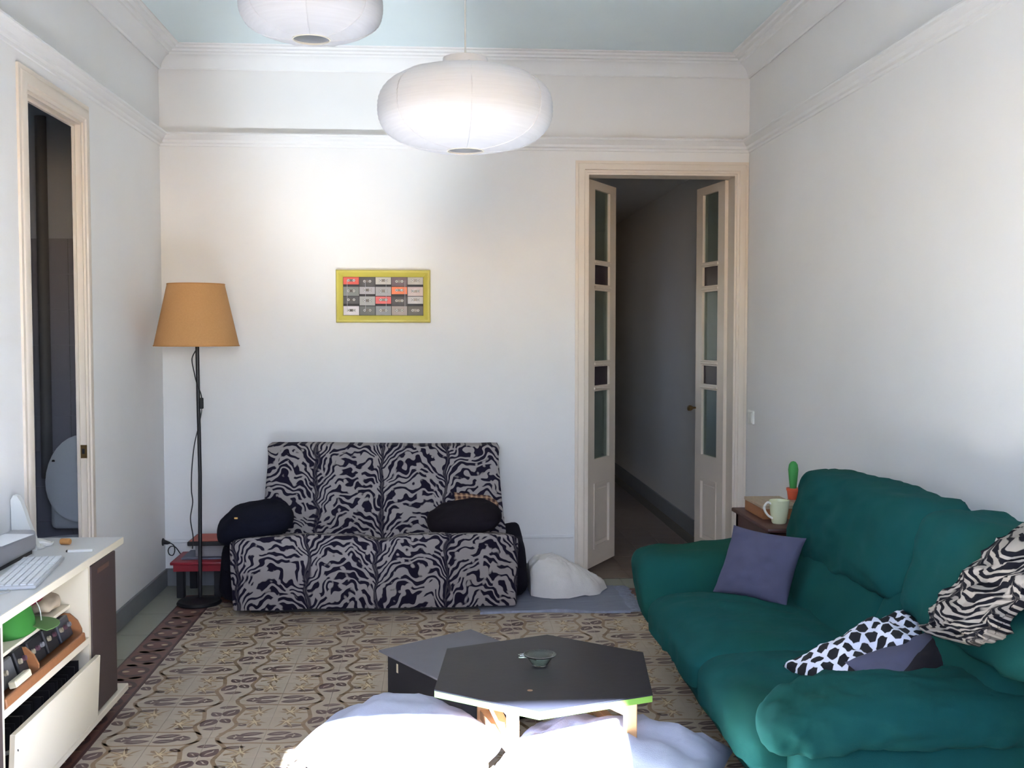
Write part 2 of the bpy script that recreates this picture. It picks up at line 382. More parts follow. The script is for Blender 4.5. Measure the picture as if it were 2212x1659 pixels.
def maple(cx, cy, r, ang):
    pts = []
    for i in range(22):
        a = -pi * .80 + i * (1.6 * pi) / 21; k = r * (.62 + .38 * cos(a * 7)) * (1 - .28 * abs(a) / pi) * (1.15 if i % 2 else .8); pts.append((k * cos(a), k * sin(a)))
    pts.append((-.25 * r, 0)); ca, sa = cos(ang), sin(ang); R = lambda p: (cx + p[0] * ca - p[1] * sa, cy + p[0] * sa + p[1] * ca)
    o = [([R(p) for p in pts], 2, 1)]
    for a, l in ((0, .95), (.75, .8), (-.75, .8), (1.6, .6), (-1.6, .6)):
        e = (l * r * cos(a), l * r * sin(a)); s = (-.3 * r, 0) if a == 0 else (-.05 * r, 0); nx, ny = -sin(a) * .045 * r * 1.3, cos(a) * .045 * r * 1.3
        o.append(([R((s[0] + nx, s[1] + ny)), R((e[0], e[1])), R((s[0] - nx, s[1] - ny))], 3, 2))
    return o
CELL = []
CELL += leaf(.034, .055, .085, .060, 1.0, 1) + leaf(-.034, -.05, .085, .060, 1.0 + pi, 1) + leaf(-.022, .042, .058, .042, 2.3, 1) + leaf(.028, -.034, .058, .042, 2.3 + pi, 1)
CELL += leaf(.012, .118, .075, .03, .15, 1) + leaf(-.006, -.112, .075, .03, .15 + pi, 1) + leaf(-.092, .085, .05, .03, -.5, 1) + leaf(.092, -.075, .05, .03, -.5 + pi, 1)
for s in (1, -1):
    CELL += ribbon([(s * .03, .2), (s * .04, .16), (s * .074, .1), (s * .066, .04), (s * .058, -.02), (s * .076, -.08), (s * .05, -.15), (s * .03, -.2)], .016, 2)
    CELL += ribbon([(.2 - s * .2 + s * .03, .2 + s * .03), (.2 - s * .13, .2 + s * .062), (.2 - s * .05, .2 + s * .07), (.2 + s * .05, .2 + s * .06), (.2 + s * .13, .2 + s * .062), (.2 + s * .165, .2 + s * .03)], .011, 2)
    CELL += leaf(.2 - s * .105, .2, .05, .062, pi / 2, 1) + leaf(.2 - s * .05, .2 + .024, .092, .036, .2, 1) + leaf(.2 - s * .05, .2 - .026, .092, .036, .15, 1)
    CELL += leaf(.2 - s * .09, .2 - s * .1, .08, .026, .12, 1)
    for t in (1, -1): CELL += maple(.2 + s * .062, t * .052, .078, atan2(t * .7, s) if t > 0 else atan2(t * .4, s))
BORD = []                                   # border tile, u across (0..0.175), v along (0..0.2)
for s in (0, .2):
    BORD += [([(.0875 + .066 * cos(a), s + .07 * sin(a)) for a in [i * pi / 10 for i in range(20)]], 5, 1), ([(.0875 + .048 * cos(a), s + .05 * sin(a)) for a in [i * pi / 10 for i in range(20)]], 4, 2)]
    for t in (-1, 1): BORD += leaf(.0875 + t * .033, s, .034, .022, 0, 3, 3, slit=False) + leaf(.0875 + t * .03, .1 + t * .012, .06, .03, .4 * t, 5, 1, slit=False)
BORD += ribbon([(.02, .1), (.06, .108), (.0875, .1), (.115, .092), (.155, .1)], .007, 2, 2)
BORD += [([(.163, 0), (.175, 0), (.175, .2), (.163, .2)], 5, 1), ([(.0, 0), (.008, 0), (.008, .2), (.0, .2)], 5, 1)]
def clip(poly, x0, x1, y0, y1):
    for ax, lim, sg in ((0, x0, 1), (0, x1, -1), (1, y0, 1), (1, y1, -1)):
        o = []
        for i in range(len(poly)):
            a, b = poly[i - 1], poly[i]; ia, ib = sg * (a[ax] - lim) >= 0, sg * (b[ax] - lim) >= 0
            if ia != ib:
                t = (lim - a[ax]) / (b[ax] - a[ax]); o.append((a[0] + t * (b[0] - a[0]), a[1] + t * (b[1] - a[1])))
            if ib: o.append(b)
        poly = o
        if len(poly) < 3: return []
    q = []
    for p in poly:
        if not q or abs(p[0] - q[-1][0]) + abs(p[1] - q[-1][1]) > 1e-5: q.append(p)
    return q if len(q) > 2 else []
def tile_geo(ox, oy, w, h, shapes, reps, ground, gap=.0004, swap=False):
    V, F, Mi = [], [], []
    x0, x1, y0, y1 = gap, w - gap, gap, h - gap; b = .0005
    V += [(x0, y0, -.01), (x1, y0, -.01), (x1, y1, -.01), (x0, y1, -.01), (x0, y0, -b), (x1, y0, -b), (x1, y1, -b), (x0, y1, -b), (x0 + b, y0 + b, 0), (x1 - b, y0 + b, 0), (x1 - b, y1 - b, 0), (x0 + b, y1 - b, 0)]
    for k in range(4):
        k2 = (k + 1) % 4; F += [(k, k2, 4 + k2, 4 + k), (4 + k, 4 + k2, 8 + k2, 8 + k)]
    F.append((8, 9, 10, 11)); Mi = [ground] * len(F)
    for rx in reps[0]:
        for ry in reps[1]:
            for pts, m, ly in shapes:
                q = clip([(p[0] + rx - ox, p[1] + ry - oy) for p in pts], x0 + b, x1 - b, y0 + b, y1 - b)
                if not q: continue
                o = len(V); V += [(p[0], p[1], .00022 * ly) for p in q]
                ar = sum(q[i - 1][0] * q[i][1] - q[i][0] * q[i - 1][1] for i in range(len(q)))
                idx = list(range(o, o + len(q))); F.append(tuple(idx if ar > 0 else idx[::-1])); Mi.append(m)
    V = [(v[0] - w / 2, v[1] - h / 2, v[2]) for v in V]
    if swap: V = [(-v[1], v[0], v[2]) for v in V]
    return V, F, Mi
def tile_mesh(name, g):
    me = bpy.data.meshes.new(name); me.from_pydata(g[0], [], g[1])
    for m in TILEM: me.materials.append(m)
    me.polygons.foreach_set('material_index', g[2]); me.update(); return me
floor = struct(make('floor', box(-.0, W, YF, D + .02, -.05, -.0045), MORTAR, smooth=0))
VAR = {}
for i in (0, 1):
    for j in (0, 1): VAR[i, j] = tile_geo(i * T, j * T, T, T, CELL, ((-.4, 0, .4), (-.4, 0, .4)), 0)
VM = {k: tile_mesh('floor_tile', g) for k, g in VAR.items()}
NX = 14; BX1 = TX0 + NX * T                                    # right border starts here (3.15)
rest = ([], [], [])
for j in range(-27, 5):
    y = TY0 + j * T
    for i in range(NX):
        x = TX0 + i * T; par = (i % 2, j % 2)
        dz = random.uniform(-.0003, .0003)
        if y > 2.85:
            o = link('floor_tile', VM[par], floor, (x + T / 2, y + T / 2, dz))
        elif y > YF - .0:
            g = VAR[par]; b0 = len(rest[0]); rest[0].extend((v[0] + x + T / 2, v[1] + y + T / 2, v[2] + dz) for v in g[0])
            rest[1].extend(tuple(k + b0 for k in f) for f in g[1]); rest[2].extend(g[2])
YB = TY0 + 5 * T                                               # 5.9135: back border starts
gb = tile_geo(0, 0, .175, .2, BORD, ((0,), (0,)), 4); gbl = tile_mesh('border_tile', gb)
gr = tile_mesh('border_tile', ([(-v[0], -v[1], v[2]) for v in gb[0]], gb[1], gb[2]))
gk = tile_mesh('border_tile', ([(v[1], -v[0], v[2]) for v in gb[0]], gb[1], gb[2]))
for j in range(-27, 5):
    y = TY0 + j * T + T / 2
    if y > 2.85:
        link('border_tile', gbl, floor, (TX0 - .0875, y, 0)); link('border_tile', gr, floor, (BX1 + .0875, y, 0))
    elif y > YF:
        for (me_g, x) in ((gb, TX0 - .0875),):
            b0 = len(rest[0]); rest[0].extend((v[0] + x, v[1] + y, v[2]) for v in me_g[0]); rest[1].extend(tuple(k + b0 for k in f) for f in me_g[1]); rest[2].extend(me_g[2])
for i in range(-1, NX + 1):
    if i in (-1,): continue
    x = TX0 + i * T + T / 2
    if x < BX1: link('border_tile', gk, floor, (x, YB + .0875, 0))
ro = link('floor_tiles_near_window', tile_mesh('floor_tiles_near_window', rest), floor); ro['kind'] = 'stuff'
# plain cement strips along the walls (slabs 0.4 m long)
def slabs(x0, x1, y0, y1, along, L, nm='cement_slab'):
    a0, a1 = (y0, y1) if along == 'y' else (x0, x1); n = max(1, round((a1 - a0) / L)); s = (a1 - a0) / n
    for k in range(n):
        p, q = a0 + k * s + .001, a0 + (k + 1) * s - .001
        g = box(x0, x1, p, q, -.01, 0, .0012) if along == 'y' else box(p, q, y0, y1, -.01, 0, .0012)
        make(nm, g, STONE, floor)
slabs(.0, TX0 - .176, YF, YB + .176, 'y', .4); slabs(.0, W, YB + .177, D + .0, 'x', .4); slabs(BX1 + .176, W, YF, YB + .176, 'y', .4)
make('border_tile', box(TX0 - .175, TX0 - .001, YB, YB + .175, -.01, 0, .001), REDG, floor)

# ------------------------------------------------------------------ hall beyond the double door
HALLW = plaster('hall wall paint', (200, 196, 190)); HFL = mat('hall floor tile', (120, 104, 92), .5, .2, 6.)
HX0, HX1, HY1, HZ = 2.30, 3.432, 12.0, 2.6
struct(make('wall_hall_right', box(HX1, HX1 + .1, D + TB, HY1, 0, HZ), HALLW, smooth=0))
struct(make('wall_hall_left', grid_solid([D + TB, 8.3, 8.62, HY1], [0, 1.1, 1.9, HZ], lambda a, b: not (8.3 < a < 8.62 and 1.1 < b < 1.9), 'x', HX0 - .1, HX0), HALLW, smooth=0))
struct(make('wall_hall_far', box(HX0 - .1, HX1 + .1, HY1, HY1 + .1, 0, HZ), HALLW, smooth=0))
struct(make('ceiling_hall', box(HX0 - .1, HX1 + .1, D + TB, HY1 + .1, HZ, HZ + .1), HALLW, smooth=0))
fh = struct(make('floor_hall', box(HX0, HX1, D + .02, HY1, -.05, -.0045), MORTAR, smooth=0))
HT = tile_mesh('hall_tile', ([(v[0], v[1], v[2]) for v in box(-.099, .099, -.099, .099, -.01, 0, .001)[0]], box(-.099, .099, -.099, .099, -.01, 0, .001)[1], [0] * len(box(-.099, .099, -.099, .099, -.01, 0, .001)[1])))
HT.materials.clear(); HT.materials.append(HFL)
for j in range(9):
    for i in range(5): link('hall_tile', HT, fh, (HX0 + .13 + i * .2, D + .13 + j * .2, 0))
fr = make('hall_tiles_far', box(HX0 + .03, HX0 + 1.03, D + .03 + 1.8, HY1, -.01, 0), HFL, fh, smooth=0); fr['kind'] = 'stuff'
struct(make('baseboard_hall', box(HX1 - .014, HX1, D + TB, HY1, 0, .12, .003), SKIRT))
struct(make('wall_light_block', box(.9, 1.0, 7.2, 9.6, 0, 5), HALLW, smooth=0))  # unseen wall added to dim the sky light entering the hall opening

# ------------------------------------------------------------------ double door to the hall
def ucasing(axis, a0, a1, top, w, t, face, sgn):
    """U-shaped architrave with a stepped profile. axis 'x': lies in plane y=face; 'y': in plane x=face"""
    V, F = [], []
    prof = [(0, 0), (0, t * .55), (w * .18, t * .6), (w * .24, t * .95), (w * .5, t), (w * .72, t * .8), (w * .78, t * .55), (w, t * .5), (w, 0)]
    n = len(prof)
    for (a, s, z, zz) in ((a0, -1, 0, 0), (a0, -1, top, 1), (a1, 1, top, 1), (a1, 1, 0, 0)):
        for d, h in prof:
            aa = a + s * d; z2 = z + (d if zz else 0)
            V.append((aa, face + sgn * h, z2) if axis == 'x' else (face + sgn * h, aa, z2))
    for k in range(3):
        for i in range(n): i2 = (i + 1) % n; F.append((k * n + i, k * n + i2, (k + 1) * n + i2, (k + 1) * n + i))
    F.append(tuple(range(n))); F.append(tuple(range(3 * n, 4 * n)))
    return V, F, None
door2 = sroot('door_2', ((D2[0] + D2[1]) / 2, D, 0))
make('door_casing', ucasing('x', D2[0], D2[1], D2[2], .068, .024, D, -1), CREAM, door2)
jt = .012
make('door_jamb', grid_solid([D2[0], D2[0] + jt, D2[1] - jt, D2[1]], [0, D2[2] - jt, D2[2]], lambda a, b: not (D2[0] + jt < a < D2[1] - jt and b < D2[2] - jt), 'y', D - .002, D + TB), CREAM, door2, smooth=0)
GLASS = glass_mat('old door glass', (96, 106, 102), .35, .45); DGLASS = glass_mat('dark violet glass', (34, 22, 36), .95, .5)
BRASS = mat('aged brass', (128, 104, 70), .35, .1, 20., metal=.9)
ZP = [(.143, .534, 'p'), (.691, 1.112, 'g'), (1.147, 1.264, 'd'), (1.299, 1.731, 'g'), (1.769, 1.888, 'd'), (1.917, 2.345, 'g')]
def leafdoor(hx, hy, dx, dy, wd, handle):
    """leaf hinged at (hx,hy) running along (dx,dy); local X along the leaf, Y = room side normal"""
    mt = Matrix(((dx, dy, 0, hx), (dy, -dx, 0, hy), (0, 0, 1, 0), (0, 0, 0, 1)))
    if True:
        us = [0, .1, wd - .1, wd]; vs = sorted({.03, 2.395} | {z for a in ZP for z in a[:2]})
        hole = lambda a, b: .1 < a < wd - .1 and any(z0 < b < z1 for z0, z1, k in ZP)
        g = grid_solid(us, vs, lambda a, b: not hole(a, b), 'y', -.018, .018)
    L = make('door_leaf', xf(g, mt), CREAM, door2, smooth=0)
    for z0, z1, k in ZP:
        if k == 'p':
            make('raised_panel', xf(box(.098, wd - .098, -.008, .008, z0 - .002, z1 + .002, .0), mt), CREAM, L, smooth=0)
            make('panel_field', xf(box(.125, wd - .125, -.014, .014, z0 + .03, z1 - .03, .006), mt), CREAM, L, smooth=0)
            make('panel_moulding', xf(grid_solid([.092, .108, wd - .108, wd - .092], [z0 - .008, z0 + .01, z1 - .01, z1 + .008], lambda a, b: not (.108 < a < wd - .108 and z0 + .01 < b < z1 - .01), 'y', -.024, .024), mt), CREAM, L, smooth=0)
        else:
            make('glass_pane', xf(box(.098, wd - .098, -.003, .003, z0 - .002, z1 + .002), mt), GLASS if k == 'g' else DGLASS, L, smooth=0)
    for z in (.691 + .438, 1.2815, 1.75, 1.9025):
        make('glazing_ledge', xf(box(.09, wd - .09, -.026, .026, z - .009, z + .009, .004), mt), CREAM, L)
    if handle:
        make('door_handle', xf(jn(lathe([(.0, 0), (.018, 0), (.018, .01), (.008, .012), (.008, .045)], (0, 0, 0), 14), lathe([(.008, .045), (.017, .05), (.02, .062), (.014, .074), (.002, .078)], (0, 0, 0), 14)), mt @ Matrix.Translation((wd - .03, .016, .995)) @ Matrix.Rotation(-pi / 2, 4, 'X')), BRASS, L)
    return L
leafdoor(2.476, 6.475, .51, .86, .448, False)
L2 = leafdoor(3.342, 6.475, -.155, .988, .44, False)
make('door_handle', jn(tube([(3.272, 6.905, .985), (3.25, 6.90, .985), (3.235, 6.895, .985)], [.007, .007, .008], 10), tube([(3.235, 6.895, .985), (3.218, 6.89, .983), (3.205, 6.885, .983), (3.2, 6.885, .983)], [.012, .02, .018, .006], 10)), BRASS, L2)

# ------------------------------------------------------------------ bathroom doorway on the left
door1 = sroot('door_1', (0, (D1[0] + D1[1]) / 2, 0))
make('door_casing', ucasing('y', D1[0], D1[1], D1[2], .085, .02, 0, 1), CREAM, door1)
make('door_jamb', grid_solid([D1[0], D1[0] + jt, D1[1] - jt, D1[1]], [0, D1[2] - jt, D1[2]], lambda a, b: not (D1[0] + jt < a < D1[1] - jt and b < D1[2] - jt), 'x', -TL, .002), CREAM, door1, smooth=0)
make('door_stop', grid_solid([D1[0] + jt, D1[0] + jt + .012, D1[1] - jt - .012, D1[1] - jt], [0, D1[2] - jt - .012, D1[2] - jt], lambda a, b: not (D1[0] + jt + .012 < a < D1[1] - jt - .012 and b < D1[2] - jt - .012), 'x', -TL, -.022), CREAM, door1, smooth=0)
sp = make('strike_plate', box(-.028, .006, D1[1] - jt - .003, D1[1] - jt + .001, .905, .965, .001), BRASS, door1)
make('latch_hole', box(-.016, -.004, D1[1] - jt - .0045, D1[1] - jt - .002, .925, .948, .0), BLACKPL, sp)
# bathroom shell
BATH = plaster('bathroom wall paint', (196, 200, 208)); BTIL = mat('bathroom wall tile', (160, 158, 168), .3, .06, 5.)
struct(make('wall_bathroom_far', box(-1.5, -TL, 6.25, 6.33, 0, 2.75), BATH, smooth=0))
struct(make('wall_bathroom_side', box(-1.58, -1.5, 3.3, 6.33, 0, 2.75), BATH, smooth=0))
struct(make('wall_bathroom_near', box(-1.58, -TL, 3.22, 3.3, 0, 2.75), BATH, smooth=0))
struct(make('ceiling_bathroom', box(-1.58, -TL, 3.22, 6.33, 2.75, 2.8), BATH, smooth=0))
struct(make('floor_bathroom', box(-1.58, -TL, 3.22, 6.33, -.04, 0), BTIL, smooth=0))
wt = sroot('trim_4', (0, 6.25, 0))
for i in range(7):
    for j in range(10):
        make('wall_tile', box(-1.49 + i * .2, -1.492 + (i + 1) * .2, 6.242, 6.252, j * .2 + .001, (j + 1) * .2 - .001, .001), BTIL, wt)
pp = make('waste_pipe', lathe([(.03, 0), (.03, 2.0)], (-.595, 6.15, .66), 18), mat('grey pipe', (120, 118, 118), .5), sroot('trim_5', (-.5, 6.15, 0)))
# toilet with its lid up
CER = mat('white ceramic', (228, 232, 235), .12, .02, 4.)
TXc, TYc = -.285, 5.50
t = thing('toilet', 'white toilet with its lid raised, seen through the dark doorway', 'toilet', (TXc, TYc, 0))
def oval(rx, ry, z, cy=0, n=28): return [(TXc + rx * cos(2 * pi * k / n), TYc + cy + ry * sin(2 * pi * k / n) * (1.12 if sin(2 * pi * k / n) < 0 else .9), z) for k in range(n)]
def loft(rings, cap=True):
    V, F = [], []; n = len(rings[0])
    for r in rings: V += r
    for i in range(len(rings) - 1):
        for k in range(n): k2 = (k + 1) % n; F.append((i * n + k, i * n + k2, (i + 1) * n + k2, (i + 1) * n + k))
    if cap: F += [tuple(range(n)), tuple((len(rings) - 1) * n + k for k in range(n))]
    return V, F, None
make('bowl', loft([oval(.12, .18, 0), oval(.11, .16, .12), oval(.15, .2, .26), oval(.185, .225, .385), oval(.182, .22, .40), oval(.14, .17, .395), oval(.12, .15, .3), oval(.05, .07, .2)]), CER, t)
make('seat_ring', loft([oval(.19, .235, .402), oval(.19, .235, .42), oval(.125, .16, .42), oval(.125, .16, .402), oval(.19, .235, .402)], False), CER, t)
lid = []
for yy, sc in ((TYc + .235, .93), (TYc + .24, 1.), (TYc + .262, 1.), (TYc + .268, .95)):
    lid.append([(TXc + .185 * sc * cos(a), yy + .05 * (.5 + .5 * sin(a)), .69 + .245 * sc * sin(a) * (1 if sin(a) > 0 else .86)) for a in [2 * pi * k / 32 for k in range(32)]])
make('lid', loft(lid), CER, t)
make('lid_buffer', lathe([(.008, 0), (.007, .008), (.001, .01)], (TXc - .13, TYc + .23, .80), 10), BLACKPL, t)
make('cistern', box(TXc - .2, TXc + .18, 5.86, 6.05, .42, .80, .03, 3), CER, t)

# balcony door frame behind the camera
wn = sroot('window_1', ((WX0 + WX1) / 2, YF - .1, WZ0))
make('window_frame', grid_solid([WX0, WX0 + .05, WX1 - .05, WX1], [WZ0, WZ0 + .06, 2.335, WZ1], lambda a, b: not (WX0 + .05 < a < WX1 - .05 and WZ0 + .06 < b < 2.335), 'y', YF - .16, YF - .1), CREAM, wn, smooth=0)

# ------------------------------------------------------------------ green sofa along the right wall
gs = thing('green_sofa', 'large teal-green fabric sofa with loose back cushions along the right wall', 'sofa', (2.95, 3.6, 0))
def place(geo, mt): return xf(geo, mt)
def wrk(amp, s, seed, p): return amp * fbm((p[0] + seed, p[1] - seed, p[2] + 2 * seed), s, 4)
SX0 = 2.43
def base_fn(P, q):
    x, y, z = P.x + 2.97, P.y + 3.74, P.z + .15
    x -= (.06 if q[0] < 0 else 0) * (z / .3) - (.045 if q[0] < 0 else 0)
    return (x + .006 * fbm((x, y * 1.5, z * 4), 4), y, max(z, .003))
make('base', soft_box(.84, 1.90, .30, 16, 9, base_fn), GREEN, gs, 60)
def seat_fn(y0, y1, seed):
    def f(P, q):
        x, y, z = P.x + 2.745, P.y + (y0 + y1) / 2, P.z + .325
        u = max(0, -q[0])
        if q[2] > 0: z += .022 * (1 - q[0] ** 2) * (1 - q[1] ** 4) - .05 * u ** 7 - .012 * abs(q[1]) ** 10
        else: x += .05 * u * (-q[2]) ** 2
        k = wrk(.010, 5, seed, (x, y, z)) + .004 * sin(x * 30 + y * 26 + 4 * fbm((x, y, 1), 3)) * max(0, 1 - abs(q[1]) * .8); return (x + k * .6, y, z + k)
    return f
make('seat_cushion', soft_box(.64, .84, .19, 28, 12, seat_fn(3.47, 4.31, 1)), GREEN, gs, 60)
make('seat_cushion', soft_box(.64, .68, .19, 28, 12, seat_fn(2.80, 3.47, 5)), GREEN, gs, 60)
def arm_fn(P, q):
    t = q[2] * .5 + .5
    x = P.x + 2.82; yy = 4.47 + P.y * (.8 + .35 * t) + .15 * t; z = .375 + P.z
    if q[0] < 0: x -= .03 * (t - .4)
    z += .012 * sin(3 * q[0]) * t + .02 * t * max(0, q[0])
    k = wrk(.012, 5, 2, (x, yy, z * .6)); return (x + k * .5, yy + k, z + k * .6)
make('armrest', soft_box(.76, .32, .33, 18, 5.0, arm_fn), GREEN, gs, 60)
def arm2(P, q):
    x = P.x + 2.86; yy = 2.755 + P.y; z = .458 + P.z + .10 * P.y
    if q[0] < 0: x -= .03 * (1 - q[2] ** 2)
    z += .01 * cos(q[0] * 2.6) - .03 * max(0, -q[0]) ** 6
    k = wrk(.012, 5, 3, (x, yy, z)) + .004 * sin(x * 75 + z * 60 + yy * 30) * max(0, 1 - abs(q[0] + .75) * 2.6) + .0028 * sin(x * 52 - z * 34 + yy * 25 + 5 * fbm((x, z, 2), 4)) * (.4 + .6 * (1 - abs(q[2])))
    return (x + k * .4, yy + k, z + k)
make('armrest', soft_box(.80, .25, .15, 40, 3.4, arm2), GREEN, gs, 60)
def side_fn(P, q):
    x, y, z = P.x + 2.91, P.y + 2.775, P.z + .20; k = wrk(.010, 5, 8, (x, y, z)); return (x, y + k, max(z, .003))
make('arm_side', soft_box(.78, .20, .40, 12, 10, side_fn), GREEN, gs, 60)
def back_fn(yc, zc, xc, lean, seed, puff, slump=0):
    def f(P, q):
        z = zc + P.z; x = xc + P.x + lean * P.z; y = yc + P.y
        if q[0] < 0: x -= puff * (1 - q[1] ** 2) * (1 - q[2] ** 2)
        z -= slump * q[1] * 1.0
        k = wrk(.018, 3.6, seed, (x, y, z)) + .0035 * sin(y * 30 + z * 34 + 5 * fbm((y, z, seed), 3)) * (q[0] < 0); return (x + k, y + k * .4, z + k * .5)
    return f
make('back_cushion', soft_box(.20, .92, .30, 16, 8, back_fn(3.93, .50, 3.115, .45, 11, .02)), GREEN, gs, 60)
make('back_cushion', soft_box(.20, .78, .30, 16, 8, back_fn(3.08, .50, 3.115, .45, 12, .02)), GREEN, gs, 60)
make('head_cushion', soft_box(.22, 1.19, .345, 28, 6.5, back_fn(3.905, .742, 3.18, .25, 13, .02, .012)), GREEN, gs, 60)
make('head_cushion', soft_box(.22, .90, .35, 28, 6.0, back_fn(2.86, .755, 3.165, .25, 14, .025, .0)), GREEN, gs, 60)
make('back_frame', soft_box(.14, 1.96, .62, 12, 8, lambda P, q: (P.x + 3.34, P.y + 3.68, P.z + .33)), GREEN, gs, 60)

# cushions on the green sofa
SLATE = mat('slate blue cotton', (80, 81, 104), .85, .1, 12., .25, 500., spec=.15); BLKC = mat('black cotton', (20, 14, 24), .9, .15, 12., spec=.1)
mt = frame_mtx((2.845, 4.13, .555), (.62, -.55, -.05), (.20, .32, .62))
tag(make('throw_pillow', xf(pillow(.31, .29, .10, seed=1.), mt), SLATE, base=(2.82, 4.2, .44), smooth=60), 'slate blue square pillow leaning in the far corner of the teal sofa', 'pillow')
mt = frame_mtx((2.885, 3.075, .475), (.88, .14, .33), (-.30, .85, .24))
tag(make('throw_pillow', xf(pillow(.44, .34, .15, seed=3., wr=.03), mt), GEO, base=(2.8, 2.97, .42), smooth=60), 'white pillow printed with black hexagons behind the near armrest', 'pillow')
m, n, b = base_mat('slate and black halves'); MATS['two tone'] = m
tcn = nd(n, 'ShaderNodeTexCoord'); sp_ = nd(n, 'ShaderNodeSeparateXYZ'); n.links.new(tcn.outputs['UV'], sp_.inputs[0])
cut = mth(n, 'GREATER_THAN', mth(n, 'SUBTRACT', mth(n, 'MULTIPLY', sp_.outputs[0], .4), sp_.outputs[1]), -.07)
n.links.new(mixc(n, cut, lin((80, 81, 104)), lin((20, 14, 24))), b.inputs['Base Color']); b.inputs['Roughness'].default_value = .88
mt = frame_mtx((3.01, 2.955, .49), (.85, .30, .16), (-.35, .75, .36))
tag(make('throw_pillow', xf(pillow(.42, .30, .11, seed=5.), mt), m, base=(3., 2.85, .42), smooth=60), 'slate blue and black two-tone pillow wedged between printed pillow and near armrest', 'pillow')
# zebra throw hanging over the near head cushion
def throw_fn(P, q):
    t = (q[1] + 1) / 2; path = ((3.30, 2.50, .86), (3.25, 2.50, .955), (3.14, 2.52, .965), (3.06, 2.57, .90), (3.015, 2.645, .80), (2.985, 2.70, .71), (2.965, 2.74, .645))
    s = t * (len(path) - 1); i = min(int(s), len(path) - 2); a, b = Vector(path[i]), Vector(path[i + 1]); c = a.lerp(b, s - i)
    wdir = Vector((.0, 1, -.18)).normalized(); tang = (b - a).normalized(); nn = wdir.cross(tang).normalized()
    if nn.x > 0 and i > 1: nn = -nn
    if i <= 1 and nn.z < 0: nn = -nn
    w = P.x * (1.1 - .1 * t); k = .020 * fbm((w * 2, t * 4, q[2] * .3 + 7), 3.2, 4) + .005 * sin(t * 38 + w * 25) * (t > .45)
    return c + wdir * (w + .03 * fbm((t * 5, 1, w), 2.)) + nn * (P.z + k + .02)
tag(make('zebra_throw', soft_box(.35, .8, .045, 34, 6, throw_fn, lambda P, q: (q[0] * .14, q[1] * .36)), ZEB2, base=(3.0, 2.7, .65), smooth=70), 'black and cream zebra plush throw draped over the near head cushion', 'blanket')

# ------------------------------------------------------------------ side table with box, mug and cactus
st = thing('side_table', 'dark reddish-brown wooden side table behind the teal sofa', 'table', (3.26, 5.05, 0))
make('table_top', box(3.075, 3.415, 4.76, 5.37, .562, .582, .006, 2), DARKWOOD, st)
make('apron', grid_solid([3.095, 3.115, 3.38, 3.40], [4.79, 4.81, 5.33, 5.35], lambda a, b: not (3.115 < a < 3.38 and 4.81 < b < 5.33), 'z', .42, .562), DARKWOOD, st, smooth=0)
for a in ((3.095, 4.79), (3.36, 4.79), (3.095, 5.31), (3.36, 5.31)): make('leg', box(a[0], a[0] + .04, a[1], a[1] + .04, 0, .56, .004), DARKWOOD, st)
ORW = mat('orange-brown wood', (150, 98, 60), .5, .2, 8., stretch=(2, 12, 12))
wb = thing('wooden_box', 'low orange-brown wooden box on the side table behind the mug', 'box', (3.24, 5.16, .582))
make('body', box(3.125, 3.30, 5.0, 5.30, .582, .632, .002), ORW, wb)
make('lid', box(3.122, 3.303, 4.997, 5.303, .632, .648, .002), mat('pale woven lid', (168, 150, 128), .8, .3, 60.), wb)
MUG = mat('pale lime ceramic', (208, 212, 176), .25, .03, 5.)
mg = thing('mug', 'pale lime green mug with a looped handle on the side table', 'mug', (3.172, 4.90, .582))
make('cup', lathe([(.0, 0), (.03, 0), (.034, .006), (.041, .05), (.0475, .108), (.045, .108), (.038, .05), (.03, .01), (.0, .008)], (3.172, 4.90, .582), 32, False), MUG, mg, 50)
make('handle', tube(smooth_path([(3.135, 4.89, .673), (3.112, 4.885, .682), (3.096, 4.88, .665), (3.098, 4.88, .645), (3.115, 4.885, .622), (3.138, 4.89, .607)], 5), .0055, 8), mat('white ceramic handle', (228, 228, 222), .25, .03), mg)
cc = thing('cactus_ornament', 'bright green toy cactus in an orange pot next to the sofa back', 'ornament', (3.345, 5.22, .582))
make('pot', lathe([(.02, .06), (.024, .062), (.03, .105), (.033, .106), (.033, .118), (.0, .116)], (3.345, 5.22, .582), 20), mat('orange plastic pot', (206, 84, 52), .5, .05), cc)
make('pot_stand', lathe([(.03, .0), (.03, .06), (.0, .06)], (3.345, 5.22, .582), 20), mat('pale pink pot', (190, 150, 130), .6, .05), cc)
make('cactus', lathe([(.016, .115), (.021, .16), (.025, .21), (.021, .235), (.012, .248), (.001, .252)], (3.345, 5.22, .582), 16), mat('bright green plastic', (62, 150, 72), .6, .08), cc, 70)
spk = thing('small_speaker', 'small black box speaker half hidden behind the sofa head cushion', 'speaker', (3.385, 5.0, .582))
make('cabinet', box(3.325, 3.405, 4.90, 4.99, .582, .80, .004), BLACKPL, spk)
make('grille', box(3.322, 3.325, 4.91, 4.98, .62, .79), BLACKFAB, spk)
# light switch on the right wall
sw = thing('light_switch', 'white double rocker light switch beside the door casing', 'switch', (W, 6.21, .975))
WPL = mat('white plastic', (222, 221, 216), .4, .02)
make('plate', box(W - .014, W, 6.165, 6.255, .935, 1.015, .003), WPL, sw)
for k in (0, 1): make('rocker', box(W - .019, W - .013, 6.172 + k * .039, 6.209 + k * .039, .945, 1.005, .002), WPL, sw)

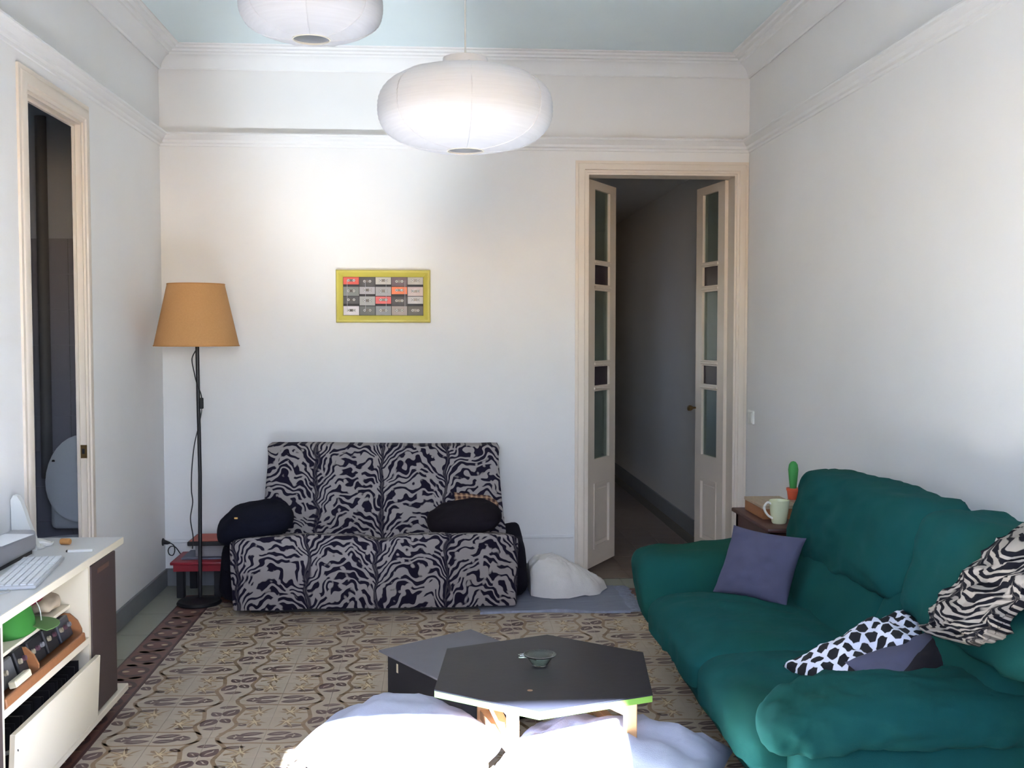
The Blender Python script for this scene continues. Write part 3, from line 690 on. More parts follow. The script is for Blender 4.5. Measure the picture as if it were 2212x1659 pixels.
# ------------------------------------------------------------------ zebra sofa against the back wall
zs = thing('zebra_sofa', 'two-seat sofa bed in black and grey zebra print against the back wall', 'sofa', (1.26, 5.95, 0))
def zseat(P, q):
    x, y, z = P.x + 1.255, P.y + 5.81, P.z + .205
    t = (y - 5.60) / .42
    if q[2] > 0: z -= .07 * max(0, t) ** 1.2; z += .018 * (1 - ((abs(q[0]) - .5) * 2) ** 2); z -= .03 * exp(-(x - 1.29) ** 2 / .0012) * q[2]
    else: y += .01; z = max(z, .03)
    if q[1] < 0: y -= .02 * sin(pi * (z / .42)); y += .022 * exp(-(x - 1.29) ** 2 / .001) * max(0, q[2]); y += .03 * (1 - z / .42) * (-q[1]) - .01
    x += .02 * (.21 - z) * (1 if q[0] > 0 else -1)* -1
    return (x, y + .004 * fbm((x * 2, z * 3, 1), 4), z + .006 * fbm((x, y, 3), 5))
make('seat', soft_box(1.49, .44, .40, 26, 26, zseat, lambda P, q: (P[0], P[2] + (P[1] - 5.6))), ZEB1, zs, 60)
def zback(P, q):
    z = .585 + P.z; t = (z - .33) / .5; x = 1.28 + P.x * (1.03 - .05 * t); y = 6.10 + P.y + .17 * (t - .5)
    x += (.03 * max(0, q[2]) ** 8 + .012 * max(0, -q[2]) ** 2) * (1 if q[0] > 0 else -1) * abs(q[0]) ** 6; z += .012 * max(0, q[2]) ** 4 * (abs(q[0]) ** 8) - .008 * (q[0]) * (q[2] > 0)
    return (x, y + .008 * fbm((x, z, 4), 4), z + .004 * fbm((x, 1, 3), 5))
make('backrest', soft_box(1.31, .15, .50, 24, 26, zback, lambda P, q: (P[0] + .0, P[2] * 1.04 + .33)), ZEB1, zs, 60)
def zblack(P, q):
    x, y, z = P.x + 1.24, P.y + 5.97, P.z + .2
    if q[2] > 0: z -= .05 * (1 - abs(q[0]) ** 8); z += .10 * (max(0, q[1]) ** 1.0) * (abs(q[0]) ** 6) * (1 if q[0] > 0 else .4)
    x += (.035 * (1 - (z / .4)) * (1 if q[0] > 0 else -1))
    return (x, y + .006 * fbm((x, y, z), 6), max(.02, z + .01 * fbm((x, y, 8), 5)))
make('black_cover', soft_box(1.62, .50, .37, 16, 7, zblack), BLACKFAB, zs, 60)
make('under_frame', box(.60, 1.92, 5.68, 6.2, .0, .06, .004), BLACKMET, zs)
NAVY = mat('black navy wool', (22, 24, 36), .95, .2, 40., .3, 300., spec=.1); CHAR = mat('charcoal cotton', (30, 26, 32), .92, .15, 30., .2, 300., spec=.1)
mt = frame_mtx((.605, 5.80, .468), (.97, .1, .12), (-.05, .9, .18))
lp = thing('scatter_cushion', 'plump navy-black cushion with a tiny tag on the left end of the zebra sofa', 'cushion', (.6, 5.8, .39))
make('cover', xf(soft_box(.41, .34, .165, 14, 2.5, lambda P, q: P + Vector((0, 0, -.05 * (P.x / .2) ** 2 * (P.x < 0) + .012 * fbm(P, 7.)))), mt), NAVY, lp, 70)
make('tag', box(.527, .544, 5.634, 5.640, .505, .513), mat('gold tag', (214, 170, 96), .5), lp)
mt = frame_mtx((1.725, 5.84, .462), (.98, .08, .14), (-.1, .9, .2))
tag(make('scatter_cushion', xf(soft_box(.41, .34, .15, 14, 2.35, lambda P, q: P + Vector((0, 0, .01 * fbm(P, 7.)))), mt), CHAR, base=(1.725, 5.84, .385), smooth=60), 'dark charcoal oval cushion on the right half of the zebra sofa', 'cushion')
m, n, b = base_mat('brown tartan'); MATS['brown tartan'] = m
tcn = nd(n, 'ShaderNodeTexCoord'); sp_ = nd(n, 'ShaderNodeSeparateXYZ'); n.links.new(tcn.outputs['UV'], sp_.inputs[0])
s1 = mth(n, 'GREATER_THAN', mth(n, 'FRACT', mth(n, 'MULTIPLY', sp_.outputs[0], 34)), .55); s2 = mth(n, 'GREATER_THAN', mth(n, 'FRACT', mth(n, 'MULTIPLY', sp_.outputs[1], 34)), .6)
n.links.new(mixc(n, mth(n, 'MULTIPLY', mth(n, 'ADD', s1, s2), .5), lin((70, 44, 40)), lin((176, 140, 110))), b.inputs['Base Color']); b.inputs['Roughness'].default_value = .9
mt = frame_mtx((1.80, 5.99, .50), (.98, .1, -.1), (0, .45, .8))
tag(make('scatter_cushion', xf(pillow(.27, .15, .07, seed=15.), mt), m, base=(1.8, 5.99, .42), smooth=60), 'small brown checked cushion peeking out behind the charcoal oval cushion', 'cushion')

# ------------------------------------------------------------------ floor lamp, red stool and what lies on it
LX, LY = .297, 5.92
fl = thing('floor_lamp', 'tall black floor lamp with an ochre cone shade in the left corner', 'lamp', (LX, LY, 0))
make('base', lathe([(0, 0), (.118, 0), (.12, .006), (.112, .018), (.03, .028), (.014, .034), (0, .036)], (LX - .012, LY - .02, 0), 32), BLACKMET, fl)
make('pole', tube([(LX - .008, LY - .015, .03), (LX - .004, LY, .7), (LX - .01, LY, 1.42)], .0105, 12), BLACKMET, fl)
m, n, b = base_mat('ochre lamp fabric'); b.inputs['Base Color'].default_value = (*lin((206, 148, 82)), 1); b.inputs['Roughness'].default_value = .9
tcn = nd(n, 'ShaderNodeTexCoord'); no = nd(n, 'ShaderNodeTexNoise'); no.inputs['Scale'].default_value = 120; n.links.new(tcn.outputs['Object'], no.inputs[0])
n.links.new(mixc(n, no.outputs[0], lin((186, 138, 88)), lin((200, 152, 100))), b.inputs['Base Color'])
tl = nd(n, 'ShaderNodeBsdfTranslucent'); tl.inputs[0].default_value = (*lin((206, 140, 70)), 1); mx = nd(n, 'ShaderNodeMixShader'); mx.inputs[0].default_value = .1
n.links.new(b.outputs[0], mx.inputs[1]); n.links.new(tl.outputs[0], mx.inputs[2]); n.links.new(mx.outputs[0], n.nodes['Material Output'].inputs[0]); SHADE = m
sh = make('lamp_shade', lathe([(.2235, 0), (.150, .332), (.1475, .332), (.2205, .001)], (LX - .012, LY, 1.400), 48, False), SHADE, fl, 60)
for z, r in ((1.401, .2225), (1.731, .149)): make('shade_trim', lathe([(r, -.003), (r + .003, -.003), (r + .003, .003), (r, .003), (r, -.003)], (LX - .012, LY, z), 48, False), mat('ochre trim', (178, 126, 72), .8), sh)
make('bulb_holder', lathe([(.014, 0), (.02, .01), (.02, .06), (.0, .062)], (LX - .01, LY, 1.41), 16), BLACKPL, fl)
make('switch', box(LX + .004, LX + .022, LY - .02, LY - .004, 1.06, 1.12, .003), BLACKPL, fl)
cp = [(LX - .012, LY - .012, 1.38), (LX - .035, LY - .014, 1.33), (LX - .025, LY - .015, 1.26), (LX - .012, LY - .014, 1.2), (LX + .012, LY - .014, 1.13), (LX + .012, LY - .014, 1.05), (LX - .004, LY - .014, .97), (LX - .03, LY - .012, .86), (LX - .045, LY - .01, .73), (LX - .05, LY - .005, .62), (LX - .045, LY, .55), (LX - .058, LY, .46), (LX - .05, LY + .02, .36), (LX - .056, LY + .03, .29)]
make('cord', tube(smooth_path(cp, 6), .0032, 6), BLACKPL, fl)
pc = thing('power_plug', 'black plug and looped cord in the left wall by the corner', 'plug', (0, 6.27, .265))
make('plug', jn(tube([(.0, 6.27, .268), (.006, 6.27, .268), (.008, 6.27, .268), (.03, 6.265, .264), (.045, 6.262, .264)], [.022, .022, .014, .010, .005], 12)), BLACKPL, pc)
make('cord', tube(smooth_path([(.042, 6.262, .264), (.065, 6.26, .25), (.072, 6.255, .22), (.062, 6.25, .195), (.042, 6.25, .2), (.036, 6.25, .225), (.05, 6.25, .245), (.075, 6.25, .243), (.10, 6.25, .21), (.115, 6.25, .18), (.12, 6.25, .10)], 6), .0032, 6), BLACKPL, pc)
REDP = mat('red lacquer', (142, 28, 40), .4, .12, 8.)
rs = thing('red_stool', 'low red lacquered stool with black legs behind the floor lamp', 'stool', (.33, 6.15, 0))
make('stool_top', box(.105, .40, 6.0, 6.31, .188, .204, .004, 2), REDP, rs)
make('apron', grid_solid([.12, .14, .365, .385], [6.015, 6.03, 6.28, 6.295], lambda a, b: not (.14 < a < .365 and 6.03 < b < 6.28), 'z', .15, .188), REDP, rs, smooth=0)
for a in ((.135, 6.02), (.34, 6.02), (.155, 6.25), (.33, 6.25)): make('leg', box(a[0], a[0] + .042, a[1], a[1] + .042, 0, .16, .003), BLACKMET, rs)
tag(make('notebook', box(.15, .395, 6.07, 6.30, .204, .214, .002), mat('blue grey notebook cover', (104, 108, 126), .5, .35, 14.), base=(.32, 6.2, .204)), 'flat blue-grey magazine lying on the red stool', 'magazine')
bo = thing('book', 'thick grey-edged book stack under the dark folder on the red stool', 'book', (.36, 6.17, .214))
make('pages', box(.225, .40, 6.09, 6.27, .217, .281, .002), mat('grey page edges', (150, 146, 146), .8, .15, 3., stretch=(1, 1, 60)), bo)
make('cover', box(.22, .402, 6.085, 6.275, .281, .285, .001), mat('dark red cover', (96, 40, 44), .5), bo)
bo2 = thing('folder', 'black edged folder with a red and orange cover on top of the books', 'folder', (.38, 6.17, .285))
make('board', box(.19, .41, 6.05, 6.29, .285, .309, .003), BLACKPL, bo2)
make('cover_print', box(.20, .408, 6.06, 6.285, .309, .311), mat('red orange print', (168, 70, 48), .5, .35, 6.), bo2)

# ------------------------------------------------------------------ picture of cassettes
pf = thing('cassette_picture', 'yellow-framed picture of rows of audio cassettes on the back wall', 'picture', (1.267, D, 1.53))
YEL = mat('chartreuse yellow frame paint', (196, 183, 82), .4, .1, 12.)
px0, px1, pz0, pz1 = .995, 1.541, 1.530, 1.836; fwid = .041
V, F = [], []; prof = [(0, 0), (0, .022), (.006, .034), (.016, .036), (.03, .028), (fwid, .02), (fwid, 0)]
for cx, cz, sx, sz in ((px0, pz0, 1, 1), (px0, pz1, 1, -1), (px1, pz1, -1, -1), (px1, pz0, -1, 1)):
    for d, h in prof: V.append((cx + sx * d, D - .002 - h, cz + sz * d))
for k in range(4):
    for i in range(len(prof)): n2 = len(prof); i2 = (i + 1) % n2; k2 = (k + 1) % 4; F.append((k * n2 + i, k * n2 + i2, k2 * n2 + i2, k2 * n2 + i))
make('picture_frame', (V, F, None), YEL, pf, 25)
make('backing', box(px0 + .03, px1 - .03, D - .008, D - .001, pz0 + .03, pz1 - .03), mat('black backing card', (28, 27, 34), .6), pf)
CC = [[(206, 72, 60), (52, 52, 56), (176, 172, 164), (90, 70, 80), (170, 164, 156)], [(112, 116, 114), (158, 154, 158), (150, 148, 150), (226, 112, 66), (190, 170, 165)],
      [(50, 50, 56), (150, 150, 146), (208, 84, 84), (44, 42, 50), (180, 176, 174)], [(196, 190, 196), (82, 86, 84), (126, 128, 132), (150, 138, 134), (80, 78, 74)]]
ix0, ix1, iz0, iz1 = px0 + .041, px1 - .041, pz0 + .041, pz1 - .041; cw, ch = (ix1 - ix0) / 5, (iz1 - iz0) / 4
for r in range(4):
    for c in range(5):
        x0, x1 = ix0 + c * cw + .0015, ix0 + (c + 1) * cw - .002; z1 = iz1 - r * ch - .001; z0 = z1 - ch + (.014 if (r + c) % 2 == 0 else .004)
        if r == 3: z0 = iz1 - 4 * ch + .002
        k = make('cassette', box(x0, x1, D - .0105, D - .008, z0, z1), mat('cassette %d %d' % (r, c), CC[r][c], .45, .1, 30.), pf, smooth=0)
        zc = (z0 + z1) / 2 + .002; xc = (x0 + x1) / 2
        make('cassette_window', box(xc - .024, xc + .024, D - .0115, D - .0105, zc - .007, zc + .007), mat('cassette window', (36, 34, 40), .3), k, smooth=0)
        for s in (-1, 1): make('reel', xf(lathe([(.003, 0), (.0075, 0), (.0075, .0012), (.003, .0012), (.003, 0)], (0, 0, 0), 12, False), Matrix.Translation((xc + s * .016, D - .0114, zc)) @ Matrix.Rotation(pi / 2, 4, 'X')), mat('reel grey', (176, 174, 172), .5), k)
for x in (1.058, 1.164, 1.283, 1.392): make('pale_line', box(x, x + .0022, D - .0135, D - .012, iz0 + .03, iz1 - .02), mat('pale_grey', (150, 150, 160), .4), pf, smooth=0)  # thin pale vertical lines across the cassettes

# ------------------------------------------------------------------ rug and blanket
RUG = mat('blue grey rag rug', (146, 151, 166), .95, .45, 5., .8, 60., stretch=(1.2, 40, 1), spec=.1)
rg = thing('rag_rug', 'small blue-grey woven rag rug with a fringe beside the zebra sofa', 'rug', (2.3, 5.85, 0))
V, F = [], []; nx, ny = 26, 20
for s in (0, 1):
    for i in range(nx + 1):
        for j in range(ny + 1):
            a, b_ = i / nx, j / ny; x = 1.80 + a * .79; y = 5.555 + .57 * b_ + .02 * sin(a * 5); V.append((x + .006 * sin(b_ * 19), y, .012 * s + .002 + (.004 * fbm((x, y, 2), 9) + .008 * exp(-((a - .55) ** 2 + b_ ** 2) * 90)) * s))
vi = lambda i, j, s: s * (nx + 1) * (ny + 1) + i * (ny + 1) + j
for i in range(nx):
    for j in range(ny):
        F += [(vi(i, j, 1), vi(i + 1, j, 1), vi(i + 1, j + 1, 1), vi(i, j + 1, 1)), (vi(i, j, 0), vi(i, j + 1, 0), vi(i + 1, j + 1, 0), vi(i + 1, j, 0))]
for i in range(nx): F += [(vi(i, 0, 0), vi(i + 1, 0, 0), vi(i + 1, 0, 1), vi(i, 0, 1)), (vi(i, ny, 1), vi(i + 1, ny, 1), vi(i + 1, ny, 0), vi(i, ny, 0))]
for j in range(ny): F += [(vi(0, j, 1), vi(0, j + 1, 1), vi(0, j + 1, 0), vi(0, j, 0)), (vi(nx, j, 0), vi(nx, j + 1, 0), vi(nx, j + 1, 1), vi(nx, j, 1))]
make('weave', (V, F, None), RUG, rg, 50)
fg = []
for k in range(64):
    y = 5.56 + k * .009 + .02 * sin(5); r_ = random.uniform
    fg.append(tube([(2.585, y, .008), (2.62, y + r_(-.01, .01), .012), (2.645 + r_(0, .02), y + r_(-.02, .02), .006), (2.66 + r_(0, .02), y + r_(-.025, .025), .004)], .003, 5))
o = make('fringe', jn(*fg), RUG, rg, 60); o['kind'] = 'stuff'
def heap(P, q):
    x, y, z = P.x, P.y, P.z + .02; r_ = sqrt(q[0] ** 2 + q[1] ** 2)
    return P
V, F = [], []; NR, NA = 22, 56
def hz(a, t):
    ang = a; rad = 1 + .06 * sin(3 * ang + 1) + .05 * sin(7 * ang)
    x = max(2.092, 2.27 + .25 * t * rad * cos(ang)); y = 6.0 + .19 * t * rad * sin(ang)
    h = .225 * max(0, 1 - t ** 2.4) ** .65 * (1 - .62 * max(0, min(1, (x - 2.10) / .42))) + .022 * fbm((x, y, 5.), 7., 4) * (1 - t * .5) + .008 * sin(ang * 17 + t * 9) * t * (t < .98)
    return (x, y, .016 + max(.0, h) + .014 * (t < .999))
for i in range(NR + 1):
    for k in range(NA): V.append(hz(2 * pi * k / NA, i / NR))
for i in range(NR):
    for k in range(NA): k2 = (k + 1) % NA; F.append((i * NA + k, i * NA + k2, (i + 1) * NA + k2, (i + 1) * NA + k))
F.append(tuple(NR * NA + k for k in range(NA)))
tag(make('blanket_heap', (V, F, None), mat('off white fleece', (214, 210, 206), .95, .06, 30., .4, 200., spec=.1), base=(2.2, 5.95, .015), smooth=70), 'crumpled off-white fleece blanket heaped on the rag rug', 'blanket')

# ------------------------------------------------------------------ coffee table, grey-topped box, ashtray, floor cushions
ct = thing('coffee_table', 'black hexagonal coffee table with bright green edge and pine trestle legs', 'table', (1.917, 3.357, 0))
hexc = [(1.573, 3.189), (1.614, 3.605), (1.967, 3.749), (2.264, 3.518), (2.213, 3.104), (1.867, 2.979)]
TOPM = mat('black tabletop paint', (34, 33, 40), .42, .18, 14., .06, 40., spec=.3); LIME = mat('lime green edge paint', (100, 140, 62), .45, .12, 14.)
hx = lambda s, z: [(1.917 + (p[0] - 1.917) * s, 3.357 + (p[1] - 3.357) * s, z) for p in hexc]
make('table_top', loft([hx(.985, .384), hx(.99, .385), hx(.99, .3965), hx(1.008, .397), hx(1.008, .4), hx(1.006, .4015)]), TOPM, ct, 0)
for k in range(6):
    a, b_ = Vector((*hexc[k], 0)), Vector((*hexc[(k + 1) % 6], 0)); d = (b_ - a).normalized(); nrm = Vector((-d.y, d.x, 0))
    if nrm.dot(a - Vector((1.917, 3.357, 0))) < 0: nrm = -nrm
    g = [tuple(a + nrm * o_ + Vector((0, 0, z))) for o_, z in ((0, .378), (.002, .378), (.002, .3965), (0, .3965))] + [tuple(b_ + nrm * o_ + Vector((0, 0, z))) for o_, z in ((0, .378), (.002, .378), (.002, .3965), (0, .3965))]
    make('edge_strip', (g, [(0, 1, 2, 3), (4, 5, 6, 7), (0, 1, 5, 4), (1, 2, 6, 5), (2, 3, 7, 6), (3, 0, 4, 7)], None), LIME, ct, 0)
for (p, q_) in (((1.725, 3.42), (1.80, 3.10)), ((2.155, 3.14), (2.08, 3.52))):
    for e in (p, q_): make('leg', box(e[0] - .018, e[0] + .018, e[1] - .018, e[1] + .018, 0, .378, .002), PINE, ct)
    make('top_rail', bar((*p, .36), (*q_, .36), .03, .03), PINE, ct); make('bottom_rail', bar((*p, .245), (*q_, .245), .026, .03), PINE, ct)
    make('brace', bar((*p, .335), (*q_, .265), .026, .022), PINE, ct)
make('cross_rail', bar((1.77, 3.26, .362), (2.12, 3.32, .362), .03, .03), PINE, ct)
KN = mat('pale knot filler', (178, 140, 112), .6); make('knot_mark', lathe([(.0, 0), (.009, 0), (.008, .0008), (0, .0008)], (1.856, 3.16, .4012), 12), KN, ct)
GL = base_mat('green glass'); GLM = GL[0]; GL[2].inputs['Base Color'].default_value = (.80, .95, .9, 1); GL[2].inputs['Roughness'].default_value = .03; GL[2].inputs['Transmission Weight'].default_value = 1.0; GL[2].inputs['IOR'].default_value = 1.45
at = thing('glass_ashtray', 'pale green glass bowl ashtray with a stub handle on the hexagonal table', 'ashtray', (1.905, 3.40, .4015))
make('bowl', lathe([(0, 0), (.022, 0), (.026, .004), (.043, .03), (.052, .034), (.053, .037), (.045, .037), (.038, .031), (.022, .008), (0, .006)], (1.908, 3.40, .4017), 36, False), GLM, at, 50)
make('handle', box(1.838, 1.866, 3.392, 3.412, .428, .438, .003, 2), GLM, at)
# low black box with a grey board on it
e1, e2 = Vector((.80, .60, 0)).normalized(), Vector((.53, -.85, 0)).normalized()
lbx = thing('storage_box', 'low black box with a loose grey board top beside the hexagonal table', 'box', (1.55, 4.2, 0))
def quad_prism(o_, a, b_, z0, z1):
    P = [o_, o_ + a, o_ + a + b_, o_ + b_]; return [(*p.to_2d(), z0) for p in P] + [(*p.to_2d(), z1) for p in P], [(3, 2, 1, 0), (4, 5, 6, 7), (0, 1, 5, 4), (1, 2, 6, 5), (2, 3, 7, 6), (3, 0, 4, 7)], None
oL = Vector((1.345, 4.285, 0))
make('board', quad_prism(oL, e1 * .47, e2 * .60, .193, .200), mat('grey board', (112, 112, 120), .7, .06, 12.), lbx, 0)
make('body', quad_prism(oL + e1 * .025 + e2 * .03, e1 * .42, e2 * .54, .02, .192), mat('black box paint', (26, 26, 34), .6, .12, 14.), lbx, 0)
make('plinth', quad_prism(oL + e1 * .05 + e2 * .06, e1 * .37, e2 * .48, .0, .02), BLACKPL, lbx, 0)
make('chalk_mark', quad_prism(oL + e1 * .0242 + e2 * .10, e1 * .001, e2 * .012, .13, .165), mat('chalk', (200, 190, 160), .8), lbx, 0)
CUSH = mat('pale blue grey cushion cotton', (178, 184, 206), .9, .05, 8., .2, 300., spec=.1)
def lay(c, ax, tilt): return Matrix.Translation(c) @ Matrix.Rotation(ax, 4, 'Z') @ Matrix.Rotation(tilt, 4, 'X')
tag(make('floor_cushion', xf(pillow(.47, .47, .30, seed=21., pinch=-.02, wr=.012, pw=.45), lay((1.46, 3.33, .17), pi / 4 + .05, .0)), CUSH, base=(1.46, 3.42, 0), smooth=70), 'big pale cushion on the floor in full sun left of the table legs', 'cushion')
tag(make('floor_cushion', xf(pillow(.66, .46, .24, seed=27., pinch=.03, wr=.02, pw=.45), lay((2.12, 3.22, .15), -.42, .0)), CUSH, base=(2.13, 3.28, 0), smooth=70), 'pale blue-grey floor cushion half in shade in front of the right table legs', 'cushion')

# ------------------------------------------------------------------ paper pendant lamps
def pendant(cx, cy, z0, dia, label):
    t = thing('paper_pendant', label, 'pendant lamp', (cx, cy, z0), 'paper pendant lamps')
    R = dia / 2; H = dia * .468; rh = .057; rc = .068
    ns = 40; prof = []
    for i in range(ns + 1):
        tt = -1 + 2 * i / ns; r_ = max(rh if tt < 0 else rc, R * max(0, 1 - abs(tt) ** 2.5) ** (1 / 2.5)); prof.append((r_ * (1 + .003 * (1 if i % 2 else -1)), (tt * .5 + .5) * H))
    sh_ = make('paper_shade', lathe(prof, (cx, cy, z0), 64, False), PAPER, t, 60)
    make('bottom_ring', lathe([(rh - .002, -.002), (rh + .002, -.002), (rh + .002, .003), (rh - .002, .003), (rh - .002, -.002)], (cx, cy, z0), 32, False), mat('cream wire', (212, 210, 200), .5), t)
    make('top_collar', lathe([(rc, H - .002), (rc + .003, H + .018), (rc + .001, H + .03), (rc - .003, H + .03), (rc - .003, H - .002)], (cx, cy, z0), 40, False), PAPER, t, 50)
    for k in range(7):
        a = 2 * pi * (k + .3) / 7; P = [(cx + (r + .0012) * cos(a), cy + (r + .0012) * sin(a), z0 + z) for r, z in prof]
        make('paper_seam', tube(P, .0018, 4), PAPER, sh_, 60)
    make('cord', tube([(cx, cy, z0 + H * .5), (cx, cy, z0 + H + .1), (cx, cy, ZC)], .003, 6), mat('white cord', (186, 190, 190), .5), t)
    make('lamp_holder', lathe([(0, 0), (.018, 0), (.02, .05), (.008, .07), (0, .07)], (cx, cy, z0 + H * .5 + .03), 14), WPL, t)
    make('bulb', lathe([(.0, -.10), (.02, -.092), (.03, -.07), (.024, -.035), (.014, -.01), (.013, .0)], (cx, cy, z0 + H * .5 + .03), 16, False), mat('frosted bulb', (230, 228, 220), .4), t, 60)
    make('ceiling_rose', lathe([(.045, 0), (.04, -.02), (.0, -.025)], (cx, cy, ZC), 20), WPL, t)
pendant(1.672, 3.4, 2.037, .546, 'wider round paper pendant lamp hanging lower, in front of the back wall')
pendant(1.198, 3.4, 2.372, .44, 'smaller round paper pendant lamp cut by the top of the picture')

# ------------------------------------------------------------------ white sideboard on the left
cb = thing('sideboard', 'low white sideboard with open shelves and dark brown doors by the left wall', 'cabinet', (.17, 3.4, 0))
CX = .335
make('worktop', box(.005, CX, 2.25, 4.334, .634, .661, .002), MELAGREY, cb)
make('worktop_edge', box(CX, CX + .003, 2.25, 4.334, .634, .661, .001), MELA, cb)
make('bottom_board', box(.02, .352, 2.25, 4.32, .052, .078, .003), MELA, cb)
for y in (2.45, 3.3, 4.15): make('foot', box(.05, .30, y - .02, y + .02, 0, .052), BLACKPL, cb)
for y in (3.128, 3.905): make('divider', box(.02, CX, y, y + .02, .078, .634), MELA, cb)
make('end_panel', box(.02, CX - .02, 4.20, 4.22, .078, .634), MELA, cb)
make('back_panel', box(.012, .02, 2.3, 4.22, .078, .634), MELA, cb)
for y0, y1 in ((3.928, 4.218), (2.82, 3.126)):
    dr = make('door', box(CX - .018, CX + .004, y0, y1, .082, .63, .002), WENGE, cb)
    make('finger_pull', box(CX + .004, CX + .007, y0 + .07, y0 + .20, .59, .608, .001), mat('brown wood inlay', (98, 68, 54), .5, .2, 20.), dr)
make('shelf', box(.02, .27, 3.148, 3.905, .487, .499, .001), MELA, cb)
make('shelf', box(.02, CX + .0, 3.148, 3.905, .355, .380, .001), MELA, cb)
fp = make('flap_door', xf(box(-.009, .009, 3.145, 3.925, 0, .228, .002), Matrix.Translation((.346, 0, .082)) @ Matrix.Rotation(.055, 4, 'Y')), MELA, cb)
make('flap_stay', tube([(.33, 3.16, .25), (.365, 3.165, .26)], .006, 8), mat('steel', (150, 150, 150), .3, metal=.8), fp)
make('shelf_screw', lathe([(0, 0), (.006, 0), (.005, .002), (0, .002)], (.2, 3.904, .585), 10), mat('steel screw', (170, 165, 150), .3), cb)
# magazines behind the flap: a row of dark ring-binder spines
bs = make('wire_basket', box(.10, .30, 3.17, 3.89, .085, .15, .004), BLACKPL); tag(bs, 'black tray behind the open cream flap of the sideboard', 'tray')
for k in range(17):
    y = 3.20 + k * .041; h = random.uniform(.285, .312)
    tag(make('record_sleeve', xf(box(-.003, .003, -.10, .10, 0, h - .152, .0005), Matrix.Translation((.21, y, .152)) @ Matrix.Rotation(pi / 2 + random.uniform(-.12, .12), 4, 'Z') @ Matrix.Rotation(random.uniform(-.06, .06), 4, 'Y')), mat('black sleeve', (22, 20, 24), .4, .3, 30.)), 'thin black sleeve standing in the row behind the open cream flap', 'sleeve', 'black sleeves behind the flap')
# wooden rack with devices
rk = thing('wooden_rack', 'tilted orange wooden rack full of small black devices on the sideboard shelf', 'rack', (.25, 3.52, .38))
make('front_rail', xf(box(-.006, .006, 3.16, 3.86, 0, .03, .003), Matrix.Translation((.333, 0, .381)) @ Matrix.Rotation(-.12, 4, 'Y')), ORW, rk)
make('bottom', box(.10, .33, 3.16, 3.86, .381, .389), ORW, rk)
make('back_board', xf(box(-.004, .004, 3.16, 3.86, 0, .09), Matrix.Translation((.17, 0, .389)) @ Matrix.Rotation(-.3, 4, 'Y')), mat('dark wood board', (70, 52, 44), .6), rk)
for y in (3.16, 3.44, 3.85):
    V = [(x, yy, z) for yy in (y, y + .01) for x, z in ((.328, .389), (.326, .425), (.312, .455), (.285, .48), (.15, .484), (.12, .389))]
    make('end_cheek', (V, [(0, 1, 2, 3, 4, 5), (11, 10, 9, 8, 7, 6)] + [(i, (i + 1) % 6, 6 + (i + 1) % 6, 6 + i) for i in range(6)], None), ORW, rk, 0)
GRYD = mat('grey device plastic', (92, 92, 92), .5, .2, 60.)
def device(y0, y1, zt, m, label, knobs):
    t = thing('small_device', label, 'device', (.25, (y0 + y1) / 2, .389), 'small devices in the wooden rack')
    mt_ = Matrix.Translation((.238, 0, .3905)) @ Matrix.Rotation(-.3, 4, 'Y')
    make('case', xf(box(.0, .07, y0, y1, .0, zt, .004), mt_), m, t)
    for k in range(knobs):
        y = y0 + (k + .5) * (y1 - y0) / knobs
        make('knob', xf(lathe([(0, 0), (.009, 0), (.008, .009), (0, .01)], (0, 0, 0), 12), mt_ @ Matrix.Translation((.07, y, zt * .55)) @ Matrix.Rotation(pi / 2, 4, 'Y')), mat('knob %d' % (k % 3), ((150, 140, 120), (90, 60, 70), (120, 120, 124))[k % 3], .4), t)
device(3.19, 3.34, .078, GRYD, 'grey ribbed device at the near end of the wooden rack', 1)
device(3.36, 3.43, .082, BLACKPL, 'narrow black device just before the rack divider', 2)
device(3.465, 3.58, .08, BLACKPL, 'black device with knobs just past the rack divider', 3)
device(3.60, 3.70, .083, BLACKPL, 'tall black device in the middle of the far rack half', 2)
device(3.72, 3.835, .076, mat('dark slate plastic', (48, 50, 58), .45, .2, 40.), 'dark slate device at the far end of the wooden rack', 3)
tag(make('cream_box', xf(box(-.012, .012, -.06, .06, 0, .022, .003), Matrix.Translation((.326, 3.30, .414)) @ Matrix.Rotation(-.25, 4, 'Y')), mat('cream card', (208, 200, 172), .6), base=(.326, 3.30, .414)), 'little cream box in front of the grey device in the rack', 'box')
# green cap
GRC = mat('green cap cotton', (44, 118, 38), .8, .1, 20.)
cap = thing('baseball_cap', 'bright green baseball cap with a grey-green brim on the top shelf', 'cap', (.19, 3.56, .499))
make('crown', soft_box(.16, .22, .12, 14, 2.5, lambda P, q: (P.x * (1 - .15 * q[2]) + .19, P.y * (1 - .15 * q[2]) + 3.545, max(.5, P.z * 2.0 + .505))), GRC, cap, 70)
V = []
for s in (0, 1):
    for r_ in (0, 1):
        for k in range(13):
            a = -1.25 + 2.5 * k / 12; rr = .075 + .085 * r_ * (cos(a * .8)); a2 = a + .45; V.append((.195 + rr * sin(a2), 3.565 + rr * 1.05 * cos(a2), .502 + .003 * s + .012 * (1 - r_)))
iv = lambda s, r_, k: s * 26 + r_ * 13 + k
F = []
for k in range(12): F += [(iv(1, 0, k), iv(1, 1, k), iv(1, 1, k + 1), iv(1, 0, k + 1)), (iv(0, 0, k), iv(0, 0, k + 1), iv(0, 1, k + 1), iv(0, 1, k)), (iv(0, 1, k), iv(0, 1, k + 1), iv(1, 1, k + 1), iv(1, 1, k)), (iv(0, 0, k), iv(1, 0, k), iv(1, 0, k + 1), iv(0, 0, k + 1))]
for k in (0, 12): F.append((iv(0, 0, k), iv(0, 1, k), iv(1, 1, k), iv(1, 0, k)))
